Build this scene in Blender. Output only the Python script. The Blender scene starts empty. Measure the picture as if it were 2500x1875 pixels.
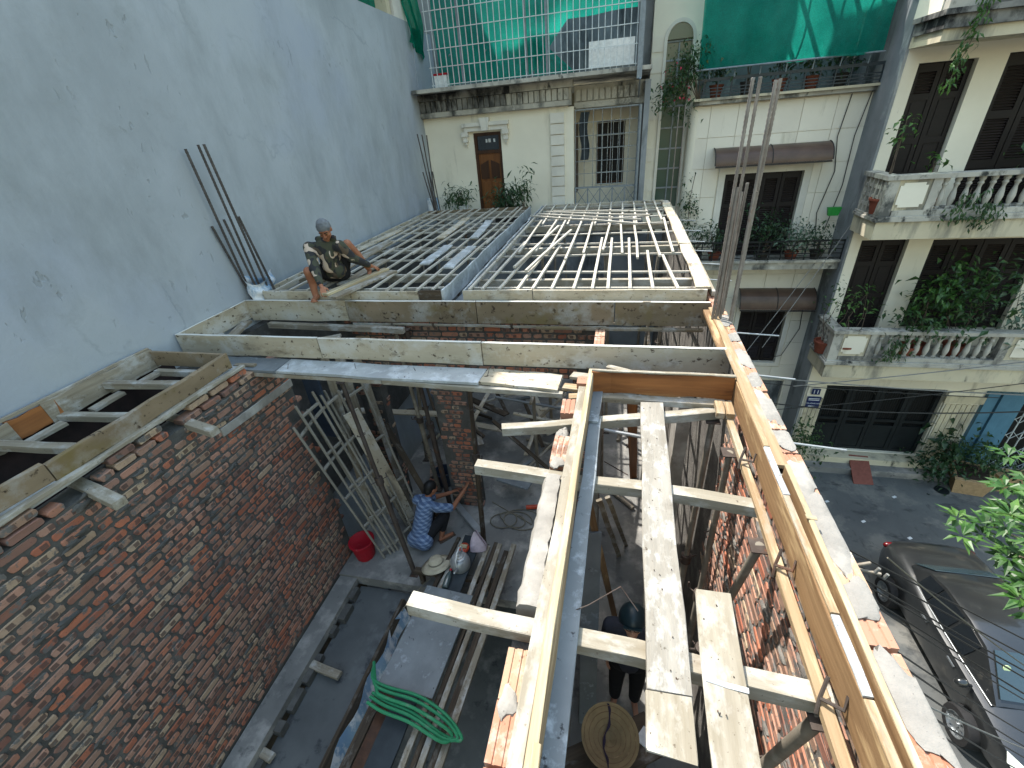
import bpy, math, random
from mathutils import Vector as V, Matrix, Euler
R = math.radians
rng = random.Random(11)
scene = bpy.context.scene
col = scene.collection

# ---------------------------------------------------------------- camera
cam_data = bpy.data.cameras.new('camera')
cam_data.sensor_fit = 'HORIZONTAL'; cam_data.sensor_width = 36; cam_data.lens = 15.52
cam_data.clip_start = 0.05; cam_data.clip_end = 800
cam = bpy.data.objects.new('camera', cam_data); col.objects.link(cam)
cam.matrix_world = Matrix(((0.974011, -0.045248, 0.221935, 0.0),
                           (0.213812, 0.507029, -0.834989, 0.0),
                           (-0.074745, 0.860741, 0.503526, 1.75),
                           (0, 0, 0, 1)))
scene.camera = cam

# ---------------------------------------------------------------- sky and sun
to_sun = V((-0.45, 0.38, 1.0)).normalized()
elev = math.asin(to_sun.z)
world = bpy.data.worlds.new('World'); scene.world = world; world.use_nodes = True
wn = world.node_tree
sky = wn.nodes.new('ShaderNodeTexSky'); sky.sky_type = 'NISHITA'; sky.sun_disc = False
sky.sun_elevation = elev; sky.sun_rotation = math.atan2(to_sun.x, to_sun.y)
sky.air_density = 2.6; sky.dust_density = 2.5; sky.ozone_density = 2.6
wn.links.new(sky.outputs[0], wn.nodes['Background'].inputs[0])
wn.nodes['Background'].inputs[1].default_value = 0.15
sl = bpy.data.lights.new('sun', 'SUN'); sl.energy = 3.2; sl.angle = R(0.55); sl.color = (1.0, 0.96, 0.9)
sun = bpy.data.objects.new('sun', sl); col.objects.link(sun)
sun.rotation_euler = to_sun.to_track_quat('Z', 'Y').to_euler()
vs = scene.view_settings
vs.view_transform = 'Standard'; vs.look = 'None'; vs.gamma = 1.0; vs.use_curve_mapping = False
vs.exposure = 1.45
scene.cycles.max_bounces = 6; scene.cycles.diffuse_bounces = 4; scene.cycles.transparent_max_bounces = 12

# ---------------------------------------------------------------- helpers
def c(r, g, b):
    f = lambda x: (x/255/12.92) if x/255 <= 0.04045 else ((x/255+0.055)/1.055)**2.4
    return (f(r), f(g), f(b), 1.0)

class NT:
    def __init__(s, name):
        s.m = bpy.data.materials.new(name); s.m.use_nodes = True; s.t = s.m.node_tree
        s.b = s.t.nodes['Principled BSDF']; s.out = s.t.nodes['Material Output']
    def n(s, typ, ins=None, **kw):
        k = s.t.nodes.new('ShaderNode'+typ)
        for a, b in kw.items(): setattr(k, a, b)
        for a, b in (ins or {}).items(): s.set(k.inputs[a], b)
        return k
    def set(s, sock, val):
        if isinstance(val, bpy.types.NodeSocket): s.t.links.new(val, sock)
        else: sock.default_value = val
    def coords(s, stretch=(1, 1, 1), rand=True):
        tc = s.n('TexCoord').outputs['Object']
        if rand:
            oi = s.n('ObjectInfo').outputs['Random']
            mu = s.n('Math', {0: oi, 1: 37.0}, operation='MULTIPLY').outputs[0]
            tc = s.n('VectorMath', {0: tc, 1: mu}, operation='ADD').outputs[0]
        return s.n('Mapping', {'Vector': tc, 'Scale': stretch}).outputs[0]
    def noise(s, vec, scale, detail=5, rough=.6, dist=0):
        return s.n('TexNoise', {'Vector': vec, 'Scale': scale, 'Detail': detail, 'Roughness': rough, 'Distortion': dist}).outputs[0]
    def ramp(s, fac, stops, interp='LINEAR'):
        k = s.n('ValToRGB', {0: fac}); e = k.color_ramp.elements; k.color_ramp.interpolation = interp
        while len(e) < len(stops): e.new(0.5)
        for q, (p, cc) in zip(e, stops):
            q.position = p; q.color = cc if len(cc) == 4 else (*cc, 1)
        return k.outputs[0]
    def step(s, fac, lo, hi, to0=0.0, to1=1.0):
        return s.n('MapRange', {0: fac, 1: lo, 2: hi, 3: to0, 4: to1}).outputs[0]
    def mix(s, fac, a, b, blend='MIX'):
        k = s.n('Mix', data_type='RGBA', blend_type=blend)
        s.set(k.inputs[0], fac); s.set(k.inputs[6], a); s.set(k.inputs[7], b)
        return k.outputs[2]
    def mul(s, a, b): return s.n('Math', {0: a, 1: b}, operation='MULTIPLY').outputs[0]
    def add(s, a, b): return s.n('Math', {0: a, 1: b}, operation='ADD').outputs[0]
    def bump(s, h, strength=.3, dist=.01):
        s.set(s.b.inputs['Normal'], s.n('Bump', {'Height': h, 'Strength': strength, 'Distance': dist}).outputs[0])

MAT = {}
def surf(name, c1, c2, scale=3, stretch=(1, 1, 1), rough=.85, bump=.3, bdist=.006, stains=(), metal=0, spec=.3,
         rand=True, c3=None, bscale=None, coat=0):
    """two-tone noise surface; stains = [(colour, scale, lo, hi, stretch)]"""
    n = NT(name); vec = n.coords(stretch, rand); f = n.noise(vec, scale)
    stops = [(.3, c1), (.7, c2)] if c3 is None else [(.25, c1), (.5, c2), (.75, c3)]
    colr = n.ramp(f, stops)
    for (sc_, ss, lo, hi, st) in stains:
        g = n.noise(n.coords(st, rand), ss, 6, .65)
        colr = n.mix(n.step(g, lo, hi), colr, sc_)
    n.set(n.b.inputs['Base Color'], colr)
    n.b.inputs['Roughness'].default_value = rough; n.b.inputs['Metallic'].default_value = metal
    n.b.inputs['Specular IOR Level'].default_value = spec
    if coat: n.b.inputs['Coat Weight'].default_value = coat; n.b.inputs['Coat Roughness'].default_value = .08
    if bump: n.bump(n.noise(vec, bscale or scale*5, 6, .65), bump, bdist)
    MAT[name] = n.m
    return n

def plain(name, colr, rough=.6, metal=0, spec=.4):
    n = NT(name); f = n.noise(n.coords(), 14, 4)
    n.set(n.b.inputs['Base Color'], n.mix(n.step(f, .35, .7), colr, tuple(x*.72 for x in colr[:3])+(1,)))
    n.b.inputs['Roughness'].default_value = rough; n.b.inputs['Metallic'].default_value = metal
    n.b.inputs['Specular IOR Level'].default_value = spec
    MAT[name] = n.m; return n

G = (9, 1, 1)
speck = lambda col_, s=55, lo=.66, hi=.72: (col_, s, lo, hi, (1, 1, 1))
# timber (grain runs along local x)
surf('plank_worn', c(146, 141, 131), c(120, 114, 103), 2.0, (.8, 5, 5), stains=[(c(160, 157, 150), 7, .5, .62, (1, 2, 2)), (c(104, 96, 84), 3, .58, .72, (1, 1, 1)), speck(c(78, 68, 56), 34, .63, .69)], bump=.8, bdist=.01)
surf('wood_pale', c(150, 143, 128), c(124, 115, 98), 2.2, (.5, 9, 9), stains=[(c(166, 162, 152), 4, .48, .62, (1, 2, 2)), speck(c(88, 76, 62), 45, .63, .7), (c(128, 118, 104), 2.2, .56, .75, (1, 1, 1))], bump=.35)
surf('wood_old', c(150, 141, 124), c(112, 101, 85), 2.2, (.5, 10, 10), stains=[(c(168, 166, 160), 4, .48, .64, (1, 1.6, 1.6)), speck(c(66, 58, 48), 40, .64, .7)], bump=.45)
surf('wood_dark', c(84, 72, 58), c(52, 44, 37), 2.2, (.5, 10, 10), stains=[(c(112, 108, 102), 5, .55, .7, (1, 2, 2))], bump=.4)
surf('wood_new', c(156, 136, 106), c(126, 103, 75), 2.0, (.35, 14, 14), stains=[(c(150, 142, 128), 3.5, .54, .66, (.6, 2, 2)), (c(192, 178, 148), 3, .52, .7, (.5, 4, 4)), speck(c(120, 84, 50), 30, .68, .73)], bump=.3, rough=.7)
surf('wood_tan', c(138, 111, 80), c(110, 84, 57), 2.0, (.3, 18, 18), stains=[(c(104, 78, 54), 2.5, .56, .7, (.4, 6, 6)), (c(186, 160, 120), 3, .54, .7, (.5, 3, 3))], bump=.3, rough=.65)
surf('wood_brown', c(150, 96, 52), c(92, 54, 28), 1.6, (.5, 7, 7), stains=[(c(64, 36, 20), 3.5, .6, .75, (.5, 5, 5)), (c(176, 130, 84), 2.4, .6, .8, (.4, 4, 4))], bump=.25, rough=.55)
surf('wood_yellow', c(170, 156, 128), c(146, 128, 98), 2.0, (.35, 14, 14), stains=[(c(128, 112, 90), 5, .6, .7, (.6, 2, 2)), (c(206, 194, 160), 3, .5, .7, (.5, 4, 4))], bump=.25, rough=.7)
surf('board_grey', c(186, 176, 156), c(160, 148, 126), 1.6, (.8, 3, 3), stains=[(c(190, 186, 176), 3, .5, .65, (1, 1, 1)), (c(80, 68, 56), 20, .6, .66, (.8, 1, 1)), (c(120, 108, 90), 3.0, .56, .7, (1, 2, 2))], bump=.3)
surf('board_stained', c(136, 120, 98), c(108, 94, 74), 1.5, (.9, 2, 2), stains=[(c(150, 146, 138), 2.4, .52, .66, (1, 1, 1)), (c(58, 46, 36), 14, .58, .66, (1, 1, 1)), (c(112, 98, 62), 2, .55, .7, (1, 1, 1))], bump=.35)
surf('board_blue', c(168, 171, 170), c(142, 145, 145), 3, (1, 1, 1), stains=[(c(186, 190, 192), 5, .5, .64, (1, 1, 1)), (c(86, 86, 88), 26, .62, .7, (1, 1, 1))], bump=.45)
surf('panel_slate', c(126, 131, 133), c(100, 105, 108), 3, (1, 1, 1), stains=[(c(160, 166, 170), 6, .58, .7, (1, 1, 1)), speck(c(40, 42, 46), 16, .64, .7)], bump=.25, rough=.55)
surf('batten', c(186, 181, 170), c(160, 153, 140), 2, (.5, 8, 8), stains=[(c(116, 104, 90), 6, .58, .7, (1, 1, 1))], bump=.3)
surf('batten_grey', c(150, 145, 134), c(120, 114, 102), 2, (.5, 8, 8), stains=[(c(96, 88, 78), 6, .58, .7, (1, 1, 1))], bump=.3)
surf('rust_steel', c(88, 80, 74), c(66, 56, 50), 6, stains=[(c(112, 72, 48), 5, .58, .72, (1, 1, 1))], metal=.35, rough=.6, bump=.25)
surf('prop_steel', c(146, 138, 124), c(112, 104, 92), 5, stains=[(c(160, 154, 144), 6, .55, .7, (1, 1, 1)), (c(96, 66, 46), 4, .6, .72, (1, 1, 1))], metal=.2, rough=.7, bump=.3)
surf('rebar_dark', c(96, 92, 90), c(68, 64, 62), 8, stains=[(c(110, 80, 62), 6, .6, .75, (1, 1, 1))], metal=.3, rough=.55, bump=.1)
surf('rebar', c(140, 134, 128), c(108, 102, 96), 8, stains=[(c(120, 84, 62), 6, .6, .75, (1, 1, 1))], metal=.35, rough=.45, bump=.1)
surf('galv', c(176, 178, 178), c(148, 150, 150), 5, metal=.5, rough=.45, bump=.1)
# masonry
surf('mortar', c(116, 112, 106), c(86, 82, 78), 7, stains=[(c(138, 134, 126), 3, .52, .7, (1, 1, 1)), speck(c(52, 50, 48), 40, .62, .7)], bump=.8, bdist=.012, rough=.95, rand=False)
surf('mortar_dark', c(94, 92, 88), c(66, 65, 62), 6, stains=[(c(114, 111, 106), 3, .55, .72, (1, 1, 1))], bump=.8, bdist=.012, rough=.95, rand=False)
surf('cement', c(158, 154, 146), c(128, 124, 117), 5, stains=[(c(178, 175, 168), 3, .52, .7, (1, 1, 1)), speck(c(84, 80, 76), 50, .66, .72)], bump=.6, bdist=.01, rough=.93)
surf('floor_concrete', c(130, 128, 123), c(104, 103, 100), 1.4, stains=[(c(158, 154, 147), 2.2, .5, .66, (1, 1, 1)), (c(80, 80, 80), 4, .6, .72, (1, 1, 1)), speck(c(160, 156, 150), 40, .7, .74)], bump=.4, rough=.9, rand=False)
surf('landing', c(96, 98, 97), c(76, 78, 78), 1.4, stains=[(c(104, 106, 106), 2.5, .56, .7, (1, 1, 1)), (c(44, 46, 50), 4, .6, .72, (1, 1, 1))], bump=.3, rough=.9, rand=False)
surf('mortar_rough', c(58, 46, 44), c(36, 32, 32), 5, bump=.6, rough=.95, rand=False)
surf('cut_edge', c(214, 212, 204), c(192, 188, 178), 3, bump=.1)
surf('skim', c(146, 142, 135), c(120, 117, 111), 5, stains=[(c(160, 156, 148), 3, .52, .7, (1, 1, 1)), speck(c(84, 80, 76), 50, .66, .72)], bump=.7, bdist=.012, rough=.93)
surf('street', c(92, 94, 92), c(74, 76, 76), .7, stains=[(c(108, 107, 102), 1.1, .5, .62, (1, 1, 1)), (c(52, 54, 55), 1.6, .56, .68, (1, 1.8, 1)), (c(70, 71, 70), 6, .6, .7, (1, .3, 1)), speck(c(70, 70, 70), 30, .64, .7)], bump=.4, rough=.9, rand=False)

n = NT('brick')
rnd_ = n.n('ObjectInfo').outputs['Random']
att = n.n('Attribute', attribute_name='rnd').outputs['Fac']
q = n.n('Math', {0: n.add(rnd_, att), 1: 1.0}, operation='MODULO').outputs[0]
sep = n.n('SeparateXYZ', {0: n.n('TexCoord').outputs['UV']})
frac = lambda k: n.n('Math', {0: n.mul(q, k)}, operation='FRACT').outputs[0]
base = n.ramp(q, [(0, c(148, 86, 64)), (.16, c(174, 106, 78)), (.34, c(170, 130, 110)), (.5, c(144, 110, 94)), (.64, c(176, 154, 127)), (.78, c(120, 80, 67)), (.9, c(168, 117, 93)), (1, c(110, 84, 76))])
pos = n.n('NewGeometry').outputs['Position']; wob = n.noise(pos, 30, 3)
# flashed firing marks: dark squares along the stretcher face with a paler rim
wave = n.n('Math', {0: n.mul(n.add(n.add(sep.outputs[0], n.mul(frac(7.3), .2)), n.mul(wob, .02)), 6.2832/.098)}, operation='SINE').outputs[0]
rim = n.step(n.n('Math', {0: sep.outputs[1]}, operation='ABSOLUTE').outputs[0], .017, .021, 1, 0)
band = n.mul(n.mul(n.step(wave, .05, .3), rim), n.step(frac(13.7), .34, .36))
colr = n.mix(n.mul(band, .8), base, c(70, 55, 51))
colr = n.mix(n.mul(n.step(n.noise(pos, 14, 5), .4, .8), .6), colr, c(112, 88, 76))
colr = n.mix(n.step(n.noise(pos, 11, 7, .72, .3), .54, .6), colr, c(98, 95, 91))
colr = n.mix(n.step(n.noise(pos, 60, 4), .64, .72), colr, c(62, 50, 46))
n.set(n.b.inputs['Base Color'], colr); n.b.inputs['Roughness'].default_value = .92
n.bump(n.noise(pos, 70, 5), .5, .004); MAT['brick'] = n.m

n = NT('brick_bright')
q = n.n('ObjectInfo').outputs['Random']
base = n.ramp(q, [(0, c(158, 104, 79)), (.35, c(172, 130, 106)), (.7, c(156, 114, 93)), (1, c(170, 142, 116))])
vec = n.coords()
colr = n.mix(n.step(n.noise(vec, 7, 6, .7), .5, .66), base, c(182, 172, 158))
colr = n.mix(n.step(n.noise(vec, 30, 5), .62, .7), colr, c(110, 70, 54))
n.set(n.b.inputs['Base Color'], colr); n.b.inputs['Roughness'].default_value = .92
n.bump(n.noise(vec, 50, 5), .5, .004); MAT['brick_bright'] = n.m

# the tall plastered wall: patchy blue-grey paint, hairline cracks, chipped spots
n = NT('plaster_blue')
vec = n.coords(rand=False)
big = n.noise(vec, .35, 6, .55)
colr = n.ramp(big, [(.3, c(148, 155, 160)), (.5, c(166, 173, 179)), (.72, c(152, 161, 178))])
colr = n.mix(n.step(n.noise(n.coords((1, 1, .45), False), 1.1, 8, .68), .46, .72), colr, c(142, 149, 153))
colr = n.mix(n.mul(n.step(n.noise(vec, 2.6, 8, .75), .56, .7), .45), colr, c(142, 148, 149))
warp = n.n('VectorMath', {0: vec, 1: n.n('VectorMath', {0: n.n('TexNoise', {'Vector': vec, 'Scale': 1.3, 'Detail': 6.0}).outputs[1], 'Scale': 1.1}, operation='SCALE').outputs[0]}, operation='ADD').outputs[0]
vor = n.n('TexVoronoi', {'Vector': warp, 'Scale': .55}, feature='DISTANCE_TO_EDGE').outputs[0]
region = n.step(n.noise(n.coords((.8, .8, 1.2), False), .55, 3), .52, .62)
crack = n.mul(n.step(vor, 0, .014, 1, 0), region)
colr = n.mix(n.mul(crack, .32), colr, c(112, 121, 126))
chipn = n.noise(n.coords((1, 1.6, .8), False), 7.5, 3, .5, .4)
chipr = n.step(n.noise(vec, .8, 3), .5, .6)
chip = n.mul(n.step(chipn, .66, .70), chipr)
colr = n.mix(n.mul(chip, .4), colr, c(128, 134, 134))
n.set(n.b.inputs['Base Color'], colr); n.b.inputs['Roughness'].default_value = .9
h = n.add(n.mul(n.noise(vec, 28, 5), .3), n.add(n.mul(chip, -1.2), n.mul(n.noise(vec, 2.2, 5), 1.2)))
n.bump(h, .42, .018); MAT['plaster_blue'] = n.m

ST = (1, 1, .22)
surf('cream', c(232, 226, 208), c(218, 211, 193), .8, stains=[(c(150, 144, 128), 2.6, .62, .8, (1.4, 1.4, .12)), (c(178, 172, 150), 1.5, .58, .78, ST), (c(132, 128, 114), 5, .68, .8, ST)], bump=.2, rand=False)
surf('cream_panel', c(230, 224, 208), c(216, 209, 194), .8, stains=[(c(176, 170, 150), 2.2, .62, .8, ST)], bump=.15)
surf('cream_stained', c(206, 196, 168), c(184, 174, 150), 1.0, stains=[(c(128, 124, 112), 1.8, .5, .66, ST), (c(66, 66, 62), 3.2, .6, .72, (1, 1, .35))], bump=.4, rand=False)
surf('stone_stained', c(186, 182, 170), c(150, 146, 136), 1.6, stains=[(c(92, 92, 88), 2.2, .48, .62, (1, 1, .5)), (c(52, 54, 52), 3.5, .58, .68, (1, 1, .6)), (c(206, 202, 190), 3, .6, .75, (1, 1, 1))], bump=.5, rand=False)
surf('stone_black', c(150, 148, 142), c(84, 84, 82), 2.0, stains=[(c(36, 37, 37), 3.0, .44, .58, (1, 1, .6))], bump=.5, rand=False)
surf('white_trim', c(222, 218, 206), c(198, 194, 184), 2, stains=[(c(140, 136, 126), 3, .6, .76, ST)], bump=.2, rand=False)
surf('grey_render', c(146, 150, 152), c(112, 116, 118), .9, stains=[(c(70, 74, 76), 1.5, .52, .68, (1, 1, .3)), (c(176, 178, 176), 2, .6, .75, (1, 1, .5))], bump=.5, rand=False)
surf('shutter', c(28, 22, 23), c(19, 16, 17), 3, (.6, 6, 6), rough=.55, bump=.2)
surf('shutter_slat', c(50, 42, 41), c(38, 32, 32), 3, rough=.5, bump=.1)
surf('door_wood', c(128, 82, 44), c(86, 52, 28), 1.8, (6, 6, .6), rough=.45, bump=.2)
surf('door_wood_dark', c(74, 46, 28), c(48, 30, 20), 1.8, (6, 6, .6), rough=.5, bump=.2)
surf('awning', c(96, 77, 66), c(76, 61, 54), 3, stains=[(c(150, 138, 130), 4, .66, .74, (1, 1, 1))], rough=.35, bump=.1)
surf('blue_paint', c(86, 128, 150), c(70, 108, 130), 2, stains=[(c(140, 164, 174), 4, .62, .74, ST)], rough=.5, bump=.15)
surf('gate_iron', c(26, 32, 34), c(18, 22, 25), 4, rough=.5, bump=.1)
plain('black', c(14, 15, 17), .6); plain('rail_dark', c(52, 60, 66), .5); plain('bar_white', c(206, 212, 212), .45)
plain('metal_grey', c(132, 140, 146), .5, .3); plain('white_plastic', c(226, 228, 226), .5); plain('pot_terracotta', c(126, 66, 48), .8)
plain('pot_dark', c(50, 46, 44), .7); plain('tile_red', c(126, 74, 62), .85); plain('green_plastic', c(40, 150, 60), .5)
plain('planter_stone', c(176, 146, 108), .9); plain('cable', c(26, 27, 28), .5); plain('cable_grey', c(120, 120, 116), .5)
surf('red_plastic', c(170, 24, 40), c(146, 20, 34), 5, stains=[(c(176, 110, 104), 7, .62, .74, (1, 1, 1))], rough=.5, bump=.05); plain('pail_blue', c(46, 58, 74), .5); plain('pink_bag', c(206, 190, 202), .6)
plain('rope', c(116, 110, 96), .9); plain('straw', c(186, 176, 152), .9); plain('straw_hat', c(146, 126, 92), .85); plain('ribbon', c(44, 32, 52), .8)
surf('hose_green', c(40, 124, 82), c(52, 136, 94), 8, stains=[(c(120, 136, 120), 9, .58, .72, (1, 1, 1))], rough=.6, bump=.1); plain('cloth_black', c(24, 24, 28), .9); plain('cloth_grey', c(58, 60, 70), .9); plain('paper', c(206, 208, 208), .9)
plain('sandal', c(86, 70, 58), .8); plain('hair_black', c(18, 16, 15), .6); plain('hair_grey', c(112, 116, 120), .7)
plain('sign_blue', c(26, 44, 92), .5); plain('sign_white', c(226, 230, 236), .5); plain('tyre', c(30, 30, 31), .85); plain('alloy', c(170, 174, 176), .3, .8)
plain('chrome', c(110, 114, 116), .4, .6); plain('tail_red', c(90, 14, 18), .25); plain('lamp_clear', c(216, 220, 206), .15, 0, .6)
plain('sticker', c(206, 222, 170), .6); plain('helmet', c(34, 54, 60), .35); plain('orange_tool', c(190, 70, 40), .5); plain('soil', c(58, 46, 38), .95)
plain('petal', c(206, 70, 96), .6); plain('black_plastic', c(34, 35, 38), .4)
surf('net_dark', c(60, 66, 70), c(40, 46, 50), 3)
surf('skin', c(164, 112, 84), c(140, 90, 66), 6, rough=.55, bump=.1); surf('skin_pale', c(196, 150, 124), c(176, 126, 102), 6, rough=.55, bump=.1)
surf('dark_room', c(40, 42, 44), c(24, 26, 28), 1, rough=.9, bump=0)
surf('grey_sack', c(150, 176, 196), c(120, 150, 180), 4, stains=[(c(222, 224, 226), 5, .48, .58, (1, 1, .6)), (c(196, 90, 90), 6, .66, .72, (1, 1, 1))], bump=.4)

n = surf('car_paint', c(44, 46, 47), c(36, 38, 39), 2, rough=.28, bump=0, metal=.35, spec=.5, coat=.8, stains=[(c(92, 88, 80), 3, .6, .85, (1, 1, 1))])
def glass(name, colr, rough=.05):
    n = NT(name); n.b.inputs['Base Color'].default_value = colr; n.b.inputs['Roughness'].default_value = rough
    n.b.inputs['Specular IOR Level'].default_value = .8; n.b.inputs['Coat Weight'].default_value = .5
    MAT[name] = n.m
glass('glass_car', c(40, 56, 62)); glass('glass_dark', c(20, 24, 28)); glass('glass_green', c(12, 62, 50), .35); glass('bottle', c(70, 84, 84), .1)

def net(name, c1, c2, alpha):
    n = NT(name)
    f = n.noise(n.coords(rand=False), 2.0, 5); fine = n.noise(n.coords((1, 1, 1), False), 60, 2)
    colr = n.mix(n.step(f, .3, .7), c1, c2)
    dif = n.n('BsdfDiffuse', {'Color': colr}); tl = n.n('BsdfTranslucent', {'Color': colr}); tr = n.n('BsdfTransparent', {'Color': (.75, .95, .88, 1)})
    a = n.n('MixShader', {0: .7, 1: dif.outputs[0], 2: tl.outputs[0]})
    fac = n.step(fine, .35, .65, alpha-.12, alpha+.12)
    b = n.n('MixShader', {0: fac, 1: tr.outputs[0], 2: a.outputs[0]})
    n.t.links.new(b.outputs[0], n.out.inputs[0]); MAT[name] = n.m
net('net_green', c(20, 142, 126), c(40, 178, 156), .78)
net('net_green_thick', c(16, 120, 96), c(24, 150, 118), .88)

def leafmat(name, c1, c2, c3):
    n = NT(name); vec = n.coords(rand=False)
    colr = n.ramp(n.noise(vec, 9, 3), [(.3, c1), (.5, c2), (.7, c3)])
    n.set(n.b.inputs['Base Color'], colr); n.b.inputs['Roughness'].default_value = .45
    tl = n.n('BsdfTranslucent', {'Color': colr})
    mx = n.n('MixShader', {0: .3, 1: n.b.outputs[0], 2: tl.outputs[0]})
    n.t.links.new(mx.outputs[0], n.out.inputs[0]); MAT[name] = n.m
leafmat('leaf', c(36, 60, 34), c(50, 80, 42), c(74, 102, 52))
leafmat('leaf_dark', c(28, 50, 32), c(42, 70, 40), c(62, 90, 54))
leafmat('leaf_bright', c(38, 70, 26), c(56, 94, 36), c(88, 122, 54))
leafmat('leaf_grey', c(58, 82, 62), c(84, 108, 86), c(120, 140, 116))
plain('bark', c(96, 84, 72), .95)

n = NT('camo')
vec = n.coords(rand=False)
v1 = n.noise(vec, 9, 1.0, .3, .6); v2 = n.noise(n.coords((1, 1.3, .9), False), 7, 1.0, .3, .8); v3 = n.noise(n.coords((1.2, 1, 1.1), False), 8, 1.0, .3, .5)
colr = n.mix(n.step(v1, .5, .52), c(66, 68, 54), c(44, 44, 46))
colr = n.mix(n.step(v2, .58, .6), colr, c(86, 74, 60)); colr = n.mix(n.step(v3, .6, .62), colr, c(196, 176, 156))
n.set(n.b.inputs['Base Color'], colr); n.b.inputs['Roughness'].default_value = .95
n.bump(n.noise(vec, 22, 4), .5, .012); MAT['camo'] = n.m
n = NT('plaid')
vec = n.coords(rand=False)
def wav(d, sc_): return n.n('TexWave', {'Vector': vec, 'Scale': sc_, 'Distortion': .6, 'Detail': 1.0}, wave_type='BANDS', bands_direction=d).outputs[1]
a = n.mul(n.step(wav('Z', 7.5), .55, .6), .5); b = n.mul(n.step(wav('DIAGONAL', 5.2), .55, .6), .5)
colr = n.ramp(n.add(a, b), [(0, c(74, 92, 124)), (.5, c(98, 118, 148)), (1, c(132, 148, 172))])
n.set(n.b.inputs['Base Color'], colr); n.b.inputs['Roughness'].default_value = .95
n.bump(n.noise(vec, 18, 4), .5, .012); MAT['plaid'] = n.m

# ---------------------------------------------------------------- mesh builders
class MB:
    def __init__(s): s.v = []; s.f = []
    def add(s, vs_, fs):
        o = len(s.v); s.v += [tuple(p) for p in vs_]; s.f += [tuple(i+o for i in q) for q in fs]; return s
    BF = [(0, 3, 2, 1), (4, 5, 6, 7), (0, 1, 5, 4), (1, 2, 6, 5), (2, 3, 7, 6), (3, 0, 4, 7)]
    def box(s, x0, x1, y0, y1, z0, z1, M=None):
        vs_ = [V((x, y, z)) for z in (z0, z1) for x, y in ((x0, y0), (x1, y0), (x1, y1), (x0, y1))]
        if M: vs_ = [M @ p for p in vs_]
        return s.add(vs_, MB.BF)
    def cyl(s, p0, p1, r0, r1=None, n=10, cap=True):
        p0, p1 = V(p0), V(p1); r1 = r0 if r1 is None else r1
        d = (p1-p0).normalized(); a = d.orthogonal().normalized(); b = d.cross(a)
        vs_ = []
        for p, r in ((p0, r0), (p1, r1)):
            vs_ += [p+(a*math.cos(t)+b*math.sin(t))*r for t in [2*math.pi*i/n for i in range(n)]]
        fs = [(i, (i+1) % n, n+(i+1) % n, n+i) for i in range(n)]
        if cap: fs += [tuple(range(n-1, -1, -1)), tuple(range(n, 2*n))]
        return s.add(vs_, fs)
    def tube(s, pts, r, n=6, cap=True):
        pts = [V(p) for p in pts]; rings = []; a = None
        for i, p in enumerate(pts):
            d = (pts[min(i+1, len(pts)-1)]-pts[max(i-1, 0)]).normalized()
            a = d.orthogonal().normalized() if a is None else (a-d*a.dot(d)).normalized()
            b = d.cross(a); rr = r[i] if isinstance(r, (list, tuple)) else r
            rings.append([p+(a*math.cos(2*math.pi*k/n)+b*math.sin(2*math.pi*k/n))*rr for k in range(n)])
        fs = [(i*n+k, i*n+(k+1) % n, (i+1)*n+(k+1) % n, (i+1)*n+k) for i in range(len(pts)-1) for k in range(n)]
        if cap: fs += [tuple(range(n-1, -1, -1)), tuple((len(pts)-1)*n+k for k in range(n))]
        return s.add([p for q in rings for p in q], fs)
    def lathe(s, prof, n=24, M=None, cap0=True, cap1=True):
        M = M or Matrix()
        vs_ = [M @ V((r*math.cos(2*math.pi*k/n), r*math.sin(2*math.pi*k/n), z)) for r, z in prof for k in range(n)]
        fs = [(i*n+k, i*n+(k+1) % n, (i+1)*n+(k+1) % n, (i+1)*n+k) for i in range(len(prof)-1) for k in range(n)]
        if cap0: fs.append(tuple(range(n-1, -1, -1)))
        if cap1: fs.append(tuple((len(prof)-1)*n+k for k in range(n)))
        return s.add(vs_, fs)
    def prism(s, poly, h0, h1, M=None):
        M = M or Matrix(); n = len(poly)
        vs_ = [M @ V((x, y, h)) for h in (h0, h1) for x, y in poly]
        fs = [(i, (i+1) % n, n+(i+1) % n, n+i) for i in range(n)]+[tuple(range(n-1, -1, -1)), tuple(range(n, 2*n))]
        return s.add(vs_, fs)
    def ball(s, p, r, n=12, m=8, M=None):
        rx, ry, rz = r if isinstance(r, (tuple, list)) else (r, r, r)
        T = Matrix.Translation(p) @ (M or Matrix()); vs_ = [T @ V((0, 0, -rz))]; 
        for i in range(1, m):
            ph = math.pi*i/m-math.pi/2
            vs_ += [T @ V((rx*math.cos(ph)*math.cos(2*math.pi*k/n), ry*math.cos(ph)*math.sin(2*math.pi*k/n), rz*math.sin(ph))) for k in range(n)]
        vs_.append(T @ V((0, 0, rz))); L = len(vs_)-1
        fs = [(0, 1+(k+1) % n, 1+k) for k in range(n)]
        fs += [(1+i*n+k, 1+i*n+(k+1) % n, 1+(i+1)*n+(k+1) % n, 1+(i+1)*n+k) for i in range(m-2) for k in range(n)]
        fs += [(L, 1+(m-2)*n+k, 1+(m-2)*n+(k+1) % n) for k in range(n)]
        return s.add(vs_, fs)
    def cap(s, p0, p1, r0, r1=None):
        r1 = r0 if r1 is None else r1
        s.ball(p0, r0); s.ball(p1, r1); return s.cyl(p0, p1, r0, r1, 12)
    def build(s, name, mat, parent=None, smooth=False, label=None):
        me = bpy.data.meshes.new(name); me.from_pydata(s.v, [], s.f); me.validate()
        return link(name, me, mat, parent, smooth, label)

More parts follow.
